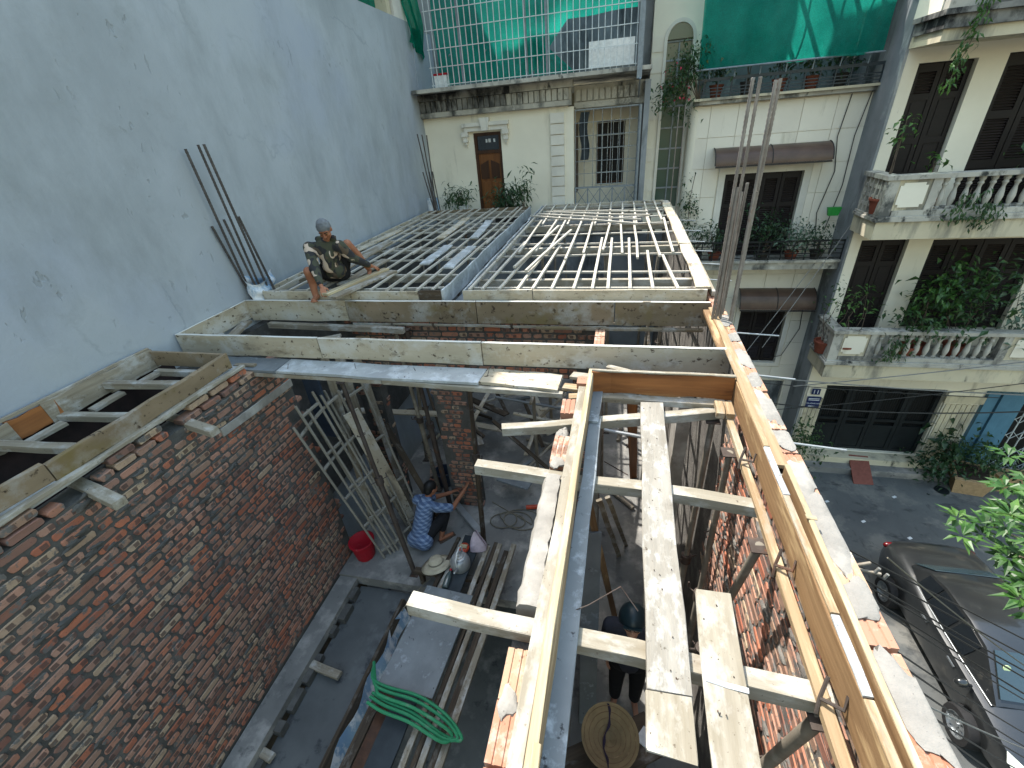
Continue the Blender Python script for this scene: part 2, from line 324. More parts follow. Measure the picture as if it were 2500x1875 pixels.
def link(name, me, mat, parent=None, smooth=False, label=None):
    if mat and not me.materials: me.materials.append(MAT[mat])
    if smooth:
        me.polygons.foreach_set('use_smooth', [True]*len(me.polygons))
        if smooth != 'all': me.set_sharp_from_angle(angle=R(40))
    o = bpy.data.objects.new(name, me); col.objects.link(o)
    if parent: attach(o, parent)
    if label: o['label'] = label
    return o
def attach(o, parent):
    o.parent = parent
    if parent.type == 'EMPTY': o.matrix_parent_inverse = Matrix.Translation(-V(parent.location))
    else: o.matrix_parent_inverse = Matrix()
def tag(o, label, cat, group=None, kind=None):
    if label: o['label'] = label
    if cat: o['category'] = cat
    if group: o['group'] = group
    if kind: o['kind'] = kind
    return o
def thing(name, label, cat, loc, group=None):
    e = bpy.data.objects.new(name, None); e.location = loc; e.empty_display_size = .1; col.objects.link(e)
    return tag(e, label, cat, group)
def B(name, mat, x0, x1, y0, y1, z0, z1, parent=None, label=None):
    return MB().box(x0, x1, y0, y1, z0, z1).build(name, mat, parent, False, label)

def frame(p0, p1, up=(0, 0, 1)):
    """matrix: local x along p0->p1, local z near up, origin at the middle"""
    p0, p1 = V(p0), V(p1); x = (p1-p0).normalized(); y = V(up).cross(x)
    y = y.normalized() if y.length > 1e-4 else x.orthogonal().normalized(); z = x.cross(y)
    M = Matrix((x, y, z)).transposed().to_4x4(); M.translation = (p0+p1)/2
    return M, (p1-p0).length
def board_mesh(L, w, t, seg=5, wob=.0015, ch=.003, ragged=0):
    """chamfered, slightly uneven board along local x, w wide (y), t thick (z)"""
    a, b = w/2, t/2; ch = min(ch, a*.4, b*.4)
    sec = [(-a+ch, -b), (a-ch, -b), (a, -b+ch), (a, b-ch), (a-ch, b), (-a+ch, b), (-a, b-ch), (-a, -b+ch)]
    m = MB(); vs_ = []
    bow = [rng.gauss(0, wob*1.6) for _ in range(seg+1)]; bz = [rng.gauss(0, wob*1.2) for _ in range(seg+1)]
    for i in range(seg+1):
        for (y, z) in sec:
            vs_.append((-L/2+L*i/seg+(rng.uniform(-ragged, ragged) if i in (0, seg) else 0), y+bow[i]+rng.gauss(0, wob*.5), z+bz[i]+rng.gauss(0, wob*.3)))
    fs = [(i*8+k, i*8+(k+1) % 8, (i+1)*8+(k+1) % 8, (i+1)*8+k) for i in range(seg) for k in range(8)]
    fs = [tuple(reversed(q)) for q in fs]
    fs += [tuple(range(8)), tuple(seg*8+k for k in range(7, -1, -1))]
    me = bpy.data.meshes.new('board'); me.from_pydata(vs_, [], fs); return me
def plank(name, p0, p1, w, t, mat, parent=None, up=(0, 0, 1), seg=None, wob=.0015, label=None, ragged=0):
    M, L = frame(p0, p1, up)
    me = board_mesh(L, w, t, seg or max(2, min(9, int(L/.3))), wob, .003, ragged); me.name = name
    o = link(name, me, mat, None, False, label); o.matrix_world = M
    if parent:
        o.parent = parent
        o.matrix_parent_inverse = Matrix.Translation(-V(parent.location)) if parent.type == 'EMPTY' else Matrix()
    return o
def pole(name, p0, p1, r, mat, parent=None, n=8, r1=None, label=None):
    M, L = frame(p0, p1)
    o = MB().cyl((-L/2, 0, 0), (L/2, 0, 0), r, r1, n).build(name, mat, None, True, label); o.matrix_world = M
    if parent: o.parent = parent; o.matrix_parent_inverse = Matrix.Translation(-V(parent.location))
    return o
def lone(o, label, cat, group=None): return tag(o, label, cat, group)

def leaf(m, p, d, nrm, L, w, bend=.25):
    """folded leaf: six points, four triangles worth of face"""
    d = d.normalized(); sd = d.cross(nrm).normalized(); up = sd.cross(d)
    tip = p+d*L-up*L*bend; mid = p+d*L*.45+up*L*.04
    m.add([p, mid+sd*w/2+up*w*.12, tip, mid-sd*w/2+up*w*.12, mid], [(0, 1, 4), (1, 2, 4), (4, 2, 3), (0, 4, 3)])
def foliage(m, centre, rad, n, size, clumps=None, droop=.3, asp=.42):
    cx = [V(centre)+V((rng.gauss(0, rad[0]*.5), rng.gauss(0, rad[1]*.5), rng.gauss(0, rad[2]*.5))) for _ in range(clumps or max(4, n//14))]
    for i in range(n):
        k = rng.choice(cx); sp = min(rad)*.34+size*.6
        p = k+V((rng.gauss(0, sp), rng.gauss(0, sp), rng.gauss(0, sp*.8)))
        d = V((rng.uniform(-1, 1), rng.uniform(-1, 1), rng.uniform(-.7, .6)-droop))
        s_ = size*rng.uniform(.4, 1.4)
        leaf(m, p, d, V((rng.uniform(-.6, .6), rng.uniform(-.6, .6), 1)).normalized(), s_, s_*asp, rng.uniform(0, .4))
    return cx
def plant(name, label, cat, base, h, rad, n, size, mat='leaf', pot=None, group=None, droop=.25, asp=.42, stems=5):
    e = thing(name, label, cat, base, group); b = V(base); z0 = b.z
    if pot:
        kind, pr, ph, pm = pot
        m = MB()
        if kind == 'round': m.lathe([(pr*.7, 0), (pr*.95, ph*.85), (pr*1.06, ph*.86), (pr*1.06, ph), (pr*.9, ph), (pr*.85, ph*.82)], 16, Matrix.Translation(b), True, True)
        else:
            m.box(b.x-pr, b.x+pr, b.y-pr*.45, b.y+pr*.45, b.z, b.z+ph); m.box(b.x-pr*1.04, b.x+pr*1.04, b.y-pr*.5, b.y+pr*.5, b.z+ph+.002, b.z+ph+.03)
        m.build('pot', pm, e, True); z0 += ph
    ctr = V((b.x, b.y, z0+h*.62)); m = MB(); cx = foliage(m, ctr, (rad, rad, h*.42), n, size, None, droop, asp)
    st = MB()
    for k in range(stems):
        q = rng.choice(cx); mid = (V((b.x, b.y, z0))+q)/2+V((rng.gauss(0, rad*.2), rng.gauss(0, rad*.2), 0))
        st.tube([(b.x+rng.gauss(0, .02), b.y+rng.gauss(0, .02), z0-.02), mid, q], [.009, .007, .004], 5)
    st.build('stem', 'bark', e, True); m.build('foliage', mat, e)
    return e
# ================================================================ the setting
GZ = -7.4
tag(B('street', 'street', -60, 60, -40, 90, GZ-.3, GZ), None, None, kind='structure')

def wall_holes(name, mat, x0, x1, z0, z1, y, holes, parent, depth=.18, back=.4):
    """facade facing -y with real recessed openings"""
    xs = sorted({x0, x1, *[h[0] for h in holes], *[h[1] for h in holes]}); zs = sorted({z0, z1, *[h[2] for h in holes], *[h[3] for h in holes]})
    xs = [x for x in xs if x0 <= x <= x1]; zs = [z for z in zs if z0 <= z <= z1]
    m = MB()
    for a, b in zip(xs, xs[1:]):
        for p, q in zip(zs, zs[1:]):
            if any(h[0] < (a+b)/2 < h[1] and h[2] < (p+q)/2 < h[3] for h in holes): continue
            m.add([(a, y, p), (b, y, p), (b, y, q), (a, y, q)], [(0, 1, 2, 3)])
    for (a, b, p, q) in holes:
        f = [(a, y, p), (b, y, p), (b, y, q), (a, y, q)]; g = [(x, y+depth, z) for x, _, z in f]
        m.add(f+g, [(0, 4, 5, 1), (1, 5, 6, 2), (2, 6, 7, 3), (3, 7, 4, 0)])
    m.add([(x0, y, z0), (x1, y, z0), (x1, y, z1), (x0, y, z1), (x0, y+back, z0), (x1, y+back, z0), (x1, y+back, z1), (x0, y+back, z1)],
          [(4, 7, 6, 5), (0, 4, 5, 1), (1, 5, 6, 2), (2, 6, 7, 3), (3, 7, 4, 0)])
    return m.build(name, mat, parent)

def shutter(parent, x0, x1, z0, z1, y, leaves, name='door', panels=True, mat='shutter'):
    """timber leaves with louvres above and raised panels below; each leaf a part"""
    w = (x1-x0)/leaves
    for i in range(leaves):
        a, b = x0+i*w+.008, x0+(i+1)*w-.008; m = MB(); H = z1-z0; st = min(.09, w*.17)
        m.box(a, a+st, y, y+.045, z0, z1); m.box(b-st, b, y, y+.045, z0, z1)
        levels = [0, .06, .30, .36, .62, .67, .93, 1] if not panels else [0, .05, .26, .30, .50, .54, .78, .82, .95, 1]
        for k in range(0, len(levels)-1, 2): m.box(a+st, b-st, y+.001, y+.044, z0+H*levels[k], z0+H*levels[k+1])
        o = m.build(name, mat, parent)
        for k in range(1, len(levels)-1, 2):
            p, q = z0+H*levels[k], z0+H*levels[k+1]
            if panels and k < len(levels)-3:
                MB().box(a+st, b-st, y+.018, y+.036, p, q).box(a+st+.03, b-st-.03, y+.006, y+.018, p+.03, q-.03).build('panel', mat, o)
            else:
                s_ = MB(); nn = max(4, int((q-p)/.045))
                for t in range(nn):
                    zc = p+(q-p)*(t+.5)/nn
                    s_.box(-(b-a)/2+st, (b-a)/2-st, -.016, .016, -.004, .004, Matrix.Translation(((a+b)/2, y+.022, zc)) @ Matrix.Rotation(R(40), 4, 'X'))
                s_.build('louvre', 'shutter_slat', o)

# ---------------------------------------------------------------- tall plastered building on the left
lb = thing('plaster_building', 'tall pale blue-grey plastered building wall filling the left side', 'building', (-7, 5, GZ))
YZ = Matrix(((0, 0, 1, 0), (1, 0, 0, 0), (0, 1, 0, 0), (0, 0, 0, 1)))
MB().prism([(-3, GZ-.1), (12.6, GZ-.1), (12.6, 2.36), (11.95, 2.36), (11.95, 3.94), (9.72, 3.94), (9.72, 8.2), (-3, 8.2)], -9, -4.87, YZ).build('wall', 'plaster_blue', lb)
B('end_wall', 'plaster_blue', -6.5, -4.852, 11.96, 13.22, 2.37, 3.86, lb)
B('setback_wall', 'cream', -9, -5.7, 9.75, 16, 3.945, 9.5, lb)
B('parapet_post', 'cream_stained', -5.16, -4.9, 11.0, 11.2, 3.944, 5.4, lb)
B('coping', 'white_trim', -5.05, -4.885, 11.3, 11.9, 3.944, 4.9, lb)

def cloth(name, mat, pts_fn, nu, nv, parent=None):
    m = MB(); vs_ = [pts_fn(i/nu, j/nv) for j in range(nv+1) for i in range(nu+1)]
    fs = [(j*(nu+1)+i, j*(nu+1)+i+1, (j+1)*(nu+1)+i+1, (j+1)*(nu+1)+i) for j in range(nv) for i in range(nu)]
    return m.add(vs_, fs).build(name, mat, parent, 'all')
tag(cloth('shade_net', 'net_green_thick', lambda u, v: (-5.1-.05*math.sin(u*9), 9.8+u*1.15, 3.97+v*1.6), 14, 8),
    'green shade net above the top edge of the plastered wall', 'shade net')
tag(cloth('shade_net', 'net_green_thick', lambda u, v: (-4.82+.07*math.sin(u*11+v*8)+u*.12*(1-v)*.4, 11.75+u*.75+.05*math.sin(v*9), 3.55-.3*u*(1-v)+v*(1.6+.3*u*(1-v))), 12, 12),
    'bunched green net hanging over the corner of the plastered wall', 'shade net')

# ---------------------------------------------------------------- cream house at the far end
hs = thing('cream_house', 'cream house with barred upper terrace facing us at far end', 'house', (-2, 12, GZ))
wall_holes('wall', 'cream', -4.868, -1.3, GZ, 2.05, 12.0, [(-3.63, -2.93, -.35, 1.66)], hs)
B('side_wall', 'cream', -1.5, -1.302, 12.2, 12.98, GZ, 2.05, hs)
wall_holes('recess_wall', 'cream', -1.3, .46, GZ, 2.05, 13.0, [(-.68, .02, .25, 1.68)], hs)
B('corner_wall', 'grey_render', .4, .52, 11.98, 13.4, GZ, 2.4, hs)
B('terrace_floor', 'floor_concrete', -4.86, .5, 10.95, 11.995, -.6, -.36, hs)
# door
dr = B('door_frame', 'door_wood_dark', -3.62, -2.94, 12.1, 12.14, -.345, 1.65, hs)
m = MB()
for (a, b, p, q) in ((-3.63, -3.56, -.35, 1.66), (-3.0, -2.93, -.35, 1.66), (-3.56, -3.0, 1.59, 1.66), (-3.56, -3.0, 1.2, 1.27)): m.box(a, b, 12.03, 12.098, p, q)
m.build('frame', 'door_wood_dark', dr)
B('transom_pane', 'glass_dark', -3.555, -3.005, 12.07, 12.085, 1.275, 1.585, dr)
for x, w in ((-3.34, .045), (-3.27, .06), (-3.14, .045)): B('sticker', 'paper', x, x+w, 12.06, 12.068, 1.44, 1.5+w*.3, dr)
lf = B('door_leaf', 'door_wood', -3.555, -3.005, 12.065, 12.1, -.34, 1.195, dr)
for cx in (-3.42, -3.14):
    for (p, q) in ((-.25, .12), (.18, .55)): MB().box(cx-.11, cx+.11, 12.05, 12.064, p, q).box(cx-.08, cx+.08, 12.04, 12.05, p+.03, q-.03).build('panel', 'door_wood', lf)
    sgn = 1 if cx < -3.3 else -1
    MB().prism([(cx-.11, .62), (cx+.11, .62), (cx+.11, 1.0+.05*sgn), (cx-.11, 1.0-.05*sgn)], -12.064, -12.045, Matrix(((1, 0, 0, 0), (0, 0, -1, 0), (0, 1, 0, 0), (0, 0, 0, 1)))).build('panel', 'door_wood_dark', lf)
# door surround
m = MB(); m.box(-3.86, -2.7, 11.86, 11.998, 1.8, 1.88).box(-3.82, -2.74, 11.9, 11.998, 1.7, 1.798); m.build('lintel', 'white_trim', hs)
m = MB(); m.prism([(-3.36, 1.7), (-3.2, 1.7), (-3.16, 1.97), (-3.4, 1.97)], -11.998, -11.83, Matrix(((1, 0, 0, 0), (0, 0, -1, 0), (0, 1, 0, 0), (0, 0, 0, 1)))); m.build('keystone', 'white_trim', hs)
for x in (-3.81, -2.79):
    m = MB()
    for k, (w, d, p, q) in enumerate(((.1, .13, 1.6, 1.699), (.075, .1, 1.48, 1.598), (.05, .07, 1.42, 1.478), (.03, .045, 1.37, 1.418))): m.box(x-w+.02, x+w-.02, 12-d, 11.998, p, q)
    m.build('bracket', 'white_trim', hs)
# quoins
for k in range(10):
    z = -.3+k*.225; MB().box(-1.7, -1.38, 11.94, 11.998, z, z+.205).build('quoin', 'white_trim', hs)
B('corner_post', 'cream', -1.32, -1.16, 11.99, 12.25, GZ, 2.03, hs)
B('side_window', 'door_wood_dark', -1.155, -1.12, 12.3, 12.8, .15, 1.7, hs)
# block cornice
cr = B('cornice', 'stone_stained', -4.868, -1.2, 11.84, 11.995, 2.06, 2.16, hs)
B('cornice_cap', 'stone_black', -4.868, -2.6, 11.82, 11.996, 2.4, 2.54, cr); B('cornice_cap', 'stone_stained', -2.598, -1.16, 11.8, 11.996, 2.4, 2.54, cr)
B('cornice_core', 'stone_stained', -4.868, -1.2, 11.9, 11.994, 2.162, 2.398, cr)
for k in range(27):
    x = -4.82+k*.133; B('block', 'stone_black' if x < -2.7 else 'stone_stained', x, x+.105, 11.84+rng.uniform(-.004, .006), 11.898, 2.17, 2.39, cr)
cr2 = B('cornice', 'stone_stained', -1.16, .5, 12.12, 12.35, 1.98, 2.1, hs); B('cornice_core', 'stone_stained', -1.16, .5, 12.2, 12.34, 2.102, 2.42, cr2)
for k in range(12): B('block', 'stone_stained', -1.12+k*.135, -1.015+k*.135, 12.15, 12.198, 2.12, 2.34, cr2)
B('recess_ceiling', 'cream_stained', -1.3, .46, 12.36, 13.0, 1.99, 2.3, hs)
B('recess_floor', 'floor_concrete', -1.3, .46, 12.0, 12.99, -.5, -.36, hs)
# recess window with bars
wd = B('window', 'black', -.68, .02, 13.1, 13.13, .25, 1.68, hs)
m = MB()
for (a, b, p, q) in ((-.68, -.63, .25, 1.68), (-.03, .02, .25, 1.68), (-.63, -.03, .25, .3), (-.63, -.03, 1.63, 1.68), (-.35, -.31, .3, 1.63)): m.box(a, b, 13.05, 13.098, p, q)
m.build('frame', 'door_wood_dark', wd)
for k in range(6): B('bar', 'bar_white', -.66+k*.13-.006, -.66+k*.13+.006, 12.97, 12.982, .2, 1.72, wd)
for k in range(6): B('bar', 'bar_white', -.7, .03, 12.955, 12.967, .25+k*.28-.006, .25+k*.28+.006, wd)
# recess grille and railing
gr = B('grille', 'metal_grey', -1.14, .36, 12.04, 12.06, 1.93, 1.96, hs)
for k in range(8): B('bar', 'metal_grey', -1.12+k*.205-.006, -1.12+k*.205+.006, 12.045, 12.057, .3, 1.93, gr)
for k in range(5): B('bar', 'metal_grey', -1.14, .36, 12.03, 12.04, .6+k*.27, .612+k*.27, gr)
rl = B('railing', 'metal_grey', -1.14, .36, 12.02, 12.06, .27, .31, hs)
B('rail', 'metal_grey', -1.14, .36, 12.02, 12.06, -.3, -.26, rl)
for k in range(5):
    x = -1.14+k*.3; B('post', 'metal_grey', x, x+.03, 12.022, 12.058, -.26, .27, rl)
    for s_ in (-1, 1): plank('cross_bar', (x+.03, 12.04+s_*.008, -.12 if s_ < 0 else .25), (x+.3, 12.04+s_*.008, .25 if s_ < 0 else -.12), .014, .02, 'metal_grey', rl, (0, 1, 0), 2, 0)
cloth('hanging_sheet', 'net_dark', lambda u, v: (-1.02+u*.2+.03*math.sin(v*7), 12.1+.03*math.sin(u*9+v*5), .9+v*1.0), 5, 9, hs)
pole('drain_pipe', (.33, 12.0, -.3), (.33, 12.0, 1.95), .04, 'metal_grey', hs)
# terrace above: slab, back wall, cage
B('terrace_slab', 'stone_stained', -4.84, .5, 11.45, 14.2, 2.545, 2.62, hs)
B('raised_back_wall', 'grey_render', -5.69, .5, 14.2, 14.5, 2.0, 10, hs)  # back wall of the terrace; unseen upper part raised to throw shade on the street
B('party_wall', 'grey_render', .3, .52, 13.35, 14.19, 2.0, 5.0, hs); B('terrace_side_wall', 'cream', -5.69, -5.5, 13.3, 14.19, 2.0, 6, hs)
cg = thing('terrace_cage', 'white barred security cage on the cream house terrace', 'cage', (-2, 11.5, 2.62))
for k in range(36):
    x = -4.3+k*.1275; B('bar', 'bar_white', x-.007, x+.007, 11.5, 11.514, 2.62, 5.6, cg)
for k in range(10): B('bar', 'bar_white', -4.33, .19, 11.484, 11.498, 2.66+k*.33, 2.674+k*.33, cg)
for x in (-3.6, -2.15, -1.7): B('post', 'metal_grey', x, x+.05, 11.53, 11.58, 2.625, 5.6, cg)
sp = B('side_panel', 'metal_grey', .2, .23, 11.5, 13.2, 2.63, 5.6, cg)
B('corner_post', 'metal_grey', .2, .3, 11.4, 11.499, 2.4, 5.6, cg)
plank('strut', (.27, 11.38, 2.4), (.27, 12.1, 2.1), .03, .03, 'metal_grey', cg, (1, 0, 0), 2, 0)
for k in range(4): B('panel_rib', 'metal_grey', .231, .25, 11.6+k*.45, 11.64+k*.45, 2.63, 5.5, sp)
def drape(u, v):
    x = -4.2+u*4.35; top = 4.9; cut = 2.66+max(0, min(1, (u-.48)/.2))*.9+max(0, u-.7)*.15
    z = cut+(top-cut)*v; return (x, 11.68+.05*math.sin(u*26+v*3)+.05*math.sin(v*9+u*4), z)
tag(cloth('shade_net', 'net_green', drape, 60, 14), 'green shade net draped inside the white terrace cage', 'shade net')
tag(cloth('shade_net', 'net_green', lambda u, v: (-2.0+u*.9, 11.74+.05*math.sin(u*9+v*6), 2.64+v*(.75-.75*u)+.02), 10, 6), 'loose lower fold of green net behind the cage bars', 'shade net')
bx = thing('white_board', 'white rectangular board leaning behind the cage bars at right', 'board', (-.33, 11.62, 2.63))
MB().box(-.8, .13, 11.6, 11.64, 2.68, 3.13).build('sheet', 'white_plastic', bx); MB().box(-.8, .13, 11.645, 11.67, 2.63, 2.679).build('foot', 'metal_grey', bx)
bx = thing('plastic_crate', 'white and red plastic crate at the left foot of the cage', 'crate', (-4.15, 11.75, 2.62))
MB().box(-4.3, -4.0, 11.62, 11.9, 2.622, 2.86).build('body', 'white_plastic', bx); MB().box(-4.31, -3.99, 11.61, 11.91, 2.861, 2.9).build('rim', 'red_plastic', bx)
for k in range(5): pole('bar', (-3.9+k*.42, 11.66, 3.2), (-3.7+k*.42, 13.9, 4.3), .012, 'metal_grey', cg)
tag(cloth('corrugated_sheet', 'white_plastic', lambda u, v: (-2.9+u*2.2, 12.6+v*.5, 4.02+.03*math.sin(u*70)-.12*v), 90, 3), 'pale corrugated roofing sheet glimpsed high inside the cage', 'roof sheet')
# terrace plants
plant('potted_plant', 'leafy plant in white pot left of the brown door', 'plant', (-4.02, 11.45, -.36), .36, .17, 330, .18, 'leaf', ('box', .2, .42, 'white_plastic'), asp=.2)
plant('potted_plant', 'spiky dark-potted plant right of the brown door', 'plant', (-2.72, 11.35, -.36), .4, .22, 420, .19, 'leaf_dark', ('box', .32, .36, 'pot_dark'), asp=.22)
plant('potted_plant', 'tall thin leafy shoot beside the dark planter', 'plant', (-2.32, 11.3, -.36), .95, .09, 200, .16, 'leaf', ('round', .1, .2, 'pot_dark'), asp=.24)

# ---------------------------------------------------------------- panelled building in the middle
mb_ = thing('panelled_house', 'pale panelled house with green net terrace and shuttered windows', 'house', (3.3, 12.6, GZ))
holes = [(2.43, 4.14, -1.72, .35), (3.36, 4.52, -4.7, -3.1), (4.25, 4.9, -7.3, -5.3)]
wall_holes('wall', 'cream', 1.62, 5.148, GZ, 1.82, 12.6, holes, mb_, .22, 1.9)
# facing panels with open joints
xs = [1.63, 1.91, 2.5, 3.15, 3.81, 4.47, 5.14]; zs = [1.8, 1.155, .49, -.15, -.8, -1.42, -2.1, -2.75, -3.4, -4.05, -4.75, -5.4, -6.05, -6.7, GZ+.02]
def cutrect(r, hs_):
    out = [r]
    for (a, b, p, q) in hs_:
        nxt = []
        for (x0, x1, z0, z1) in out:
            if b <= x0 or a >= x1 or q <= z0 or p >= z1: nxt.append((x0, x1, z0, z1)); continue
            if z1 > q: nxt.append((x0, x1, q, z1))
            if z0 < p: nxt.append((x0, x1, z0, p))
            zz0, zz1 = max(z0, p), min(z1, q)
            if x0 < a: nxt.append((x0, a, zz0, zz1))
            if x1 > b: nxt.append((b, x1, zz0, zz1))
        out = nxt
    return [r_ for r_ in out if r_[1]-r_[0] > .03 and r_[3]-r_[2] > .03]
hp = [(2.25, 4.3, -1.75, .53), (3.22, 4.66, -4.84, -2.96), (4.2, 4.95, -7.4, -5.25), (1.5, 5.2, -1.78, -1.5)]
for a, b in zip(xs, xs[1:]):
    for q, p in zip(zs, zs[1:]):
        for (x0, x1, z0, z1) in cutrect((a+.005, b-.005, p+.005, q-.005), hp):
            B('panel', 'cream_panel', x0, x1, 12.575+rng.uniform(-.003, .003), 12.598, z0, z1, mb_)
m = MB(); m.cyl((1.62, 12.72, GZ), (1.62, 12.72, 1.81), .15, None, 20); m.build('rounded_corner', 'cream', mb_, True)
B('cornice', 'stone_stained', 1.5, 5.148, 12.42, 12.62, 1.825, 1.9, mb_); B('cornice_cap', 'cream_stained', 1.46, 5.146, 12.36, 12.7, 1.902, 1.95, mb_)
B('terrace_floor', 'floor_concrete', 1.62, 5.14, 12.7, 14.2, 1.825, 1.94, mb_)
B('raised_back_wall', 'grey_render', 1.5, 5.14, 14.2, 14.6, GZ, 8.5, mb_); B('added_shade_roof', 'grey_render', 1.62, 5.14, 13.5, 14.19, 5.2, 5.4, mb_)  # out of view: wall made taller and roof added to cast shade on the street
for k in range(8): plank('rafter', (1.7+k*.45, 12.25, 4.7), (1.7+k*.45, 13.49, 5.2), .05, .08, 'metal_grey', mb_, seg=2, wob=0)
# upper terrace railing
rl = B('railing', 'rail_dark', 1.62, 5.1, 12.4, 12.43, 2.26, 2.32, mb_)
for z in (2.0, 2.06, 2.12): B('rail', 'rail_dark', 1.62, 5.1, 12.405, 12.425, z, z+.02, rl)
for k in range(13): B('post', 'rail_dark', 1.66+k*.285, 1.685+k*.285, 12.398, 12.432, 1.951, 2.26, rl)
# stair tower with the tall arched window
tw = wall_holes('tower_wall', 'cream', .53, 1.6, GZ, 5.0, 13.0, [(.86, 1.4, -.4, 3.15)], mb_, .2, 1.2)
for z in (2.95, 2.55, 1.6, .7, 0): 
    B('string_course', 'cream_panel', .54, .85, 12.985, 12.998, z, z+.3, mb_); B('string_course', 'cream_panel', 1.46, 1.59, 12.985, 12.998, z, z+.3, mb_)
aw = B('arched_window', 'glass_green', .861, 1.399, 13.08, 13.1, -.4, 3.15, mb_)
XZ = Matrix(((1, 0, 0, 0), (0, 0, -1, 0), (0, 1, 0, 0), (0, 0, 0, 1)))
arc = lambda r, n=18: [(1.13+r*math.cos(math.pi*k/n), 3.15+r*1.08*math.sin(math.pi*k/n)) for k in range(n+1)]
MB().prism(arc(.262), -12.999, -12.985, XZ).build('arch_pane', 'glass_green', aw)
m = MB(); o_, i_ = arc(.34), arc(.27)
for k in range(18): m.prism([i_[k], o_[k], o_[k+1], i_[k+1]], -12.998, -12.95, XZ)
m.box(.79, .855, 12.95, 12.998, -.4, 3.15).box(1.405, 1.47, 12.95, 12.998, -.4, 3.15); m.build('arch_trim', 'white_trim', aw)
for z in (3.1, 2.75, 2.3, 1.85, 1.4, .95, .5, .05): B('glazing_bar', 'metal_grey', .861, 1.399, 13.04, 13.075, z, z+.035, aw)
B('glazing_bar', 'metal_grey', 1.115, 1.145, 13.045, 13.079, -.4, 3.09, aw)
for k in range(5): B('louvre', 'leaf_grey', .9, 1.36, 13.05, 13.07, 2.42+k*.06, 2.44+k*.06, aw)
# net over the terrace
tag(cloth('shade_net', 'net_green', lambda u, v: (1.5+u*3.42-.1*v*(1-u), 12.2+.03*math.sin(u*14)+.02*math.sin(v*12+u*5)-.1*v, 2.46+v*2.6+.02*math.sin(u*20)), 40, 20),
    'large green shade net hung in front of the panelled house terrace', 'shade net')
for k in range(7): pole('net_pole', (1.75+k*.5, 12.32, 2.3), (1.7+k*.55, 12.3, 4.7), .012, 'metal_grey', mb_)
pole('net_rail', (1.45, 12.2, 2.47), (4.95, 12.2, 2.47), .018, 'metal_grey', mb_)
# windows
def window(name, x0, x1, z0, z1, leaves, fw=.15):
    fr = MB(); 
    for (a, b, p, q) in ((x0-fw, x0, z0-fw, z1+fw), (x1, x1+fw, z0-fw, z1+fw), (x0, x1, z1, z1+fw), (x0, x1, z0-fw, z0)): fr.box(a, b, 12.56, 12.604, p, q)
    o = fr.build(name, 'white_trim', mb_); B('backing', 'black', x0+.002, x1-.002, 12.74, 12.76, z0+.002, z1-.002, o)
    shutter(mb_, x0+.01, x1-.01, z0+.01, z1-.01, 12.67, leaves, 'shutter_leaf', False)
window('window_frame', 2.43, 4.14, -1.72, .35, 4); window('window_frame', 3.36, 4.52, -4.7, -3.1, 3, .11)
B('ground_door', 'grey_render', 4.26, 4.89, 12.7, 12.74, -7.3, -5.31, mb_)
# awnings
def awning(label, x0, x1, zt, dep, hgt):
    e = thing('awning', label, 'awning', ((x0+x1)/2, 12.5, zt-hgt)); n_ = 10
    pr = [(12.57-dep*math.sin(R(88)*k/n_), zt-hgt*(1-math.cos(R(88)*k/n_))) for k in range(n_+1)]
    m = MB(); 
    for k in range(n_):
        (y0, za), (y1, zb) = pr[k], pr[k+1]
        m.add([(x0, y0, za), (x1, y0, za), (x1, y1, zb), (x0, y1, zb), (x0, y0, za-.006), (x1, y0, za-.006), (x1, y1, zb-.006), (x0, y1, zb-.006)], MB.BF)
    m.build('sheet', 'awning', e, True)
    for x in (x0-.02, (x0+x1)/2-.01, x1): 
        m = MB(); m.tube([(x+.01, y, z+.004) for y, z in pr], .012, 5); m.build('rib', 'pot_dark', e)
    m = MB(); m.box(x0, x1, 12.545-dep, 12.575-dep, zt-hgt-.03, zt-hgt+.004); m.build('edge_bar', 'pot_dark', e)
awning('brown curved awning above the upper shuttered window, panelled house', 2.1, 4.5, .93, .42, .36)
awning('brown curved awning above the lower shuttered window, panelled house', 3.22, 5.0, -2.48, .42, .46)
# lower balcony
bl = B('balcony_slab', 'stone_stained', 1.7, 5.147, 11.85, 12.56, -1.77, -1.6, mb_); B('balcony_lip', 'stone_stained', 1.66, 5.146, 11.8, 11.9, -1.598, -1.54, mb_)
rl = B('railing', 'gate_iron', 1.72, 5.12, 11.84, 11.87, -1.12, -1.08, mb_)
for z in (-1.5, -1.4, -1.3, -1.2): B('rail', 'gate_iron', 1.72, 5.12, 11.845, 11.865, z, z+.018, rl)
for k in range(14): B('post', 'gate_iron', 1.74+k*.257, 1.765+k*.257, 11.843, 11.867, -1.539, -1.12, rl)
for i, (x, h_, r_, nn, mt, lb_) in enumerate(((1.9, .7, .26, 260, 'leaf', 'bushy climbing plant at the left end of the lower balcony'),
        (2.35, .6, .24, 240, 'leaf_dark', 'dark leafy shrub left of the shutters on the lower balcony'), (3.45, .8, .38, 520, 'leaf_dark', 'large dark bush in front of the upper shuttered window'),
        (4.1, .6, .3, 380, 'leaf_grey', 'grey-green bush right of the shuttered window on the balcony'), (4.65, .5, .28, 300, 'leaf_dark', 'low dark shrub at the right end of the lower balcony'))):
    plant('potted_plant', lb_, 'plant', (x, 12.08, -1.6), h_, r_, nn, .1, mt, ('round', .15, .22, 'pot_terracotta' if i % 2 else 'pot_dark'))
m = MB(); m.prism([(-.14, .09), (.14, .09), (.1, -.09), (-.1, -.09)], -.05, .05, Matrix.Translation((4.82, 12.2, -.52)) @ Matrix.Rotation(R(90), 4, 'X')); tag(m.build('plant_tray', 'green_plastic'), 'bright green plastic tray hung on the wall of the panelled house', 'tray')
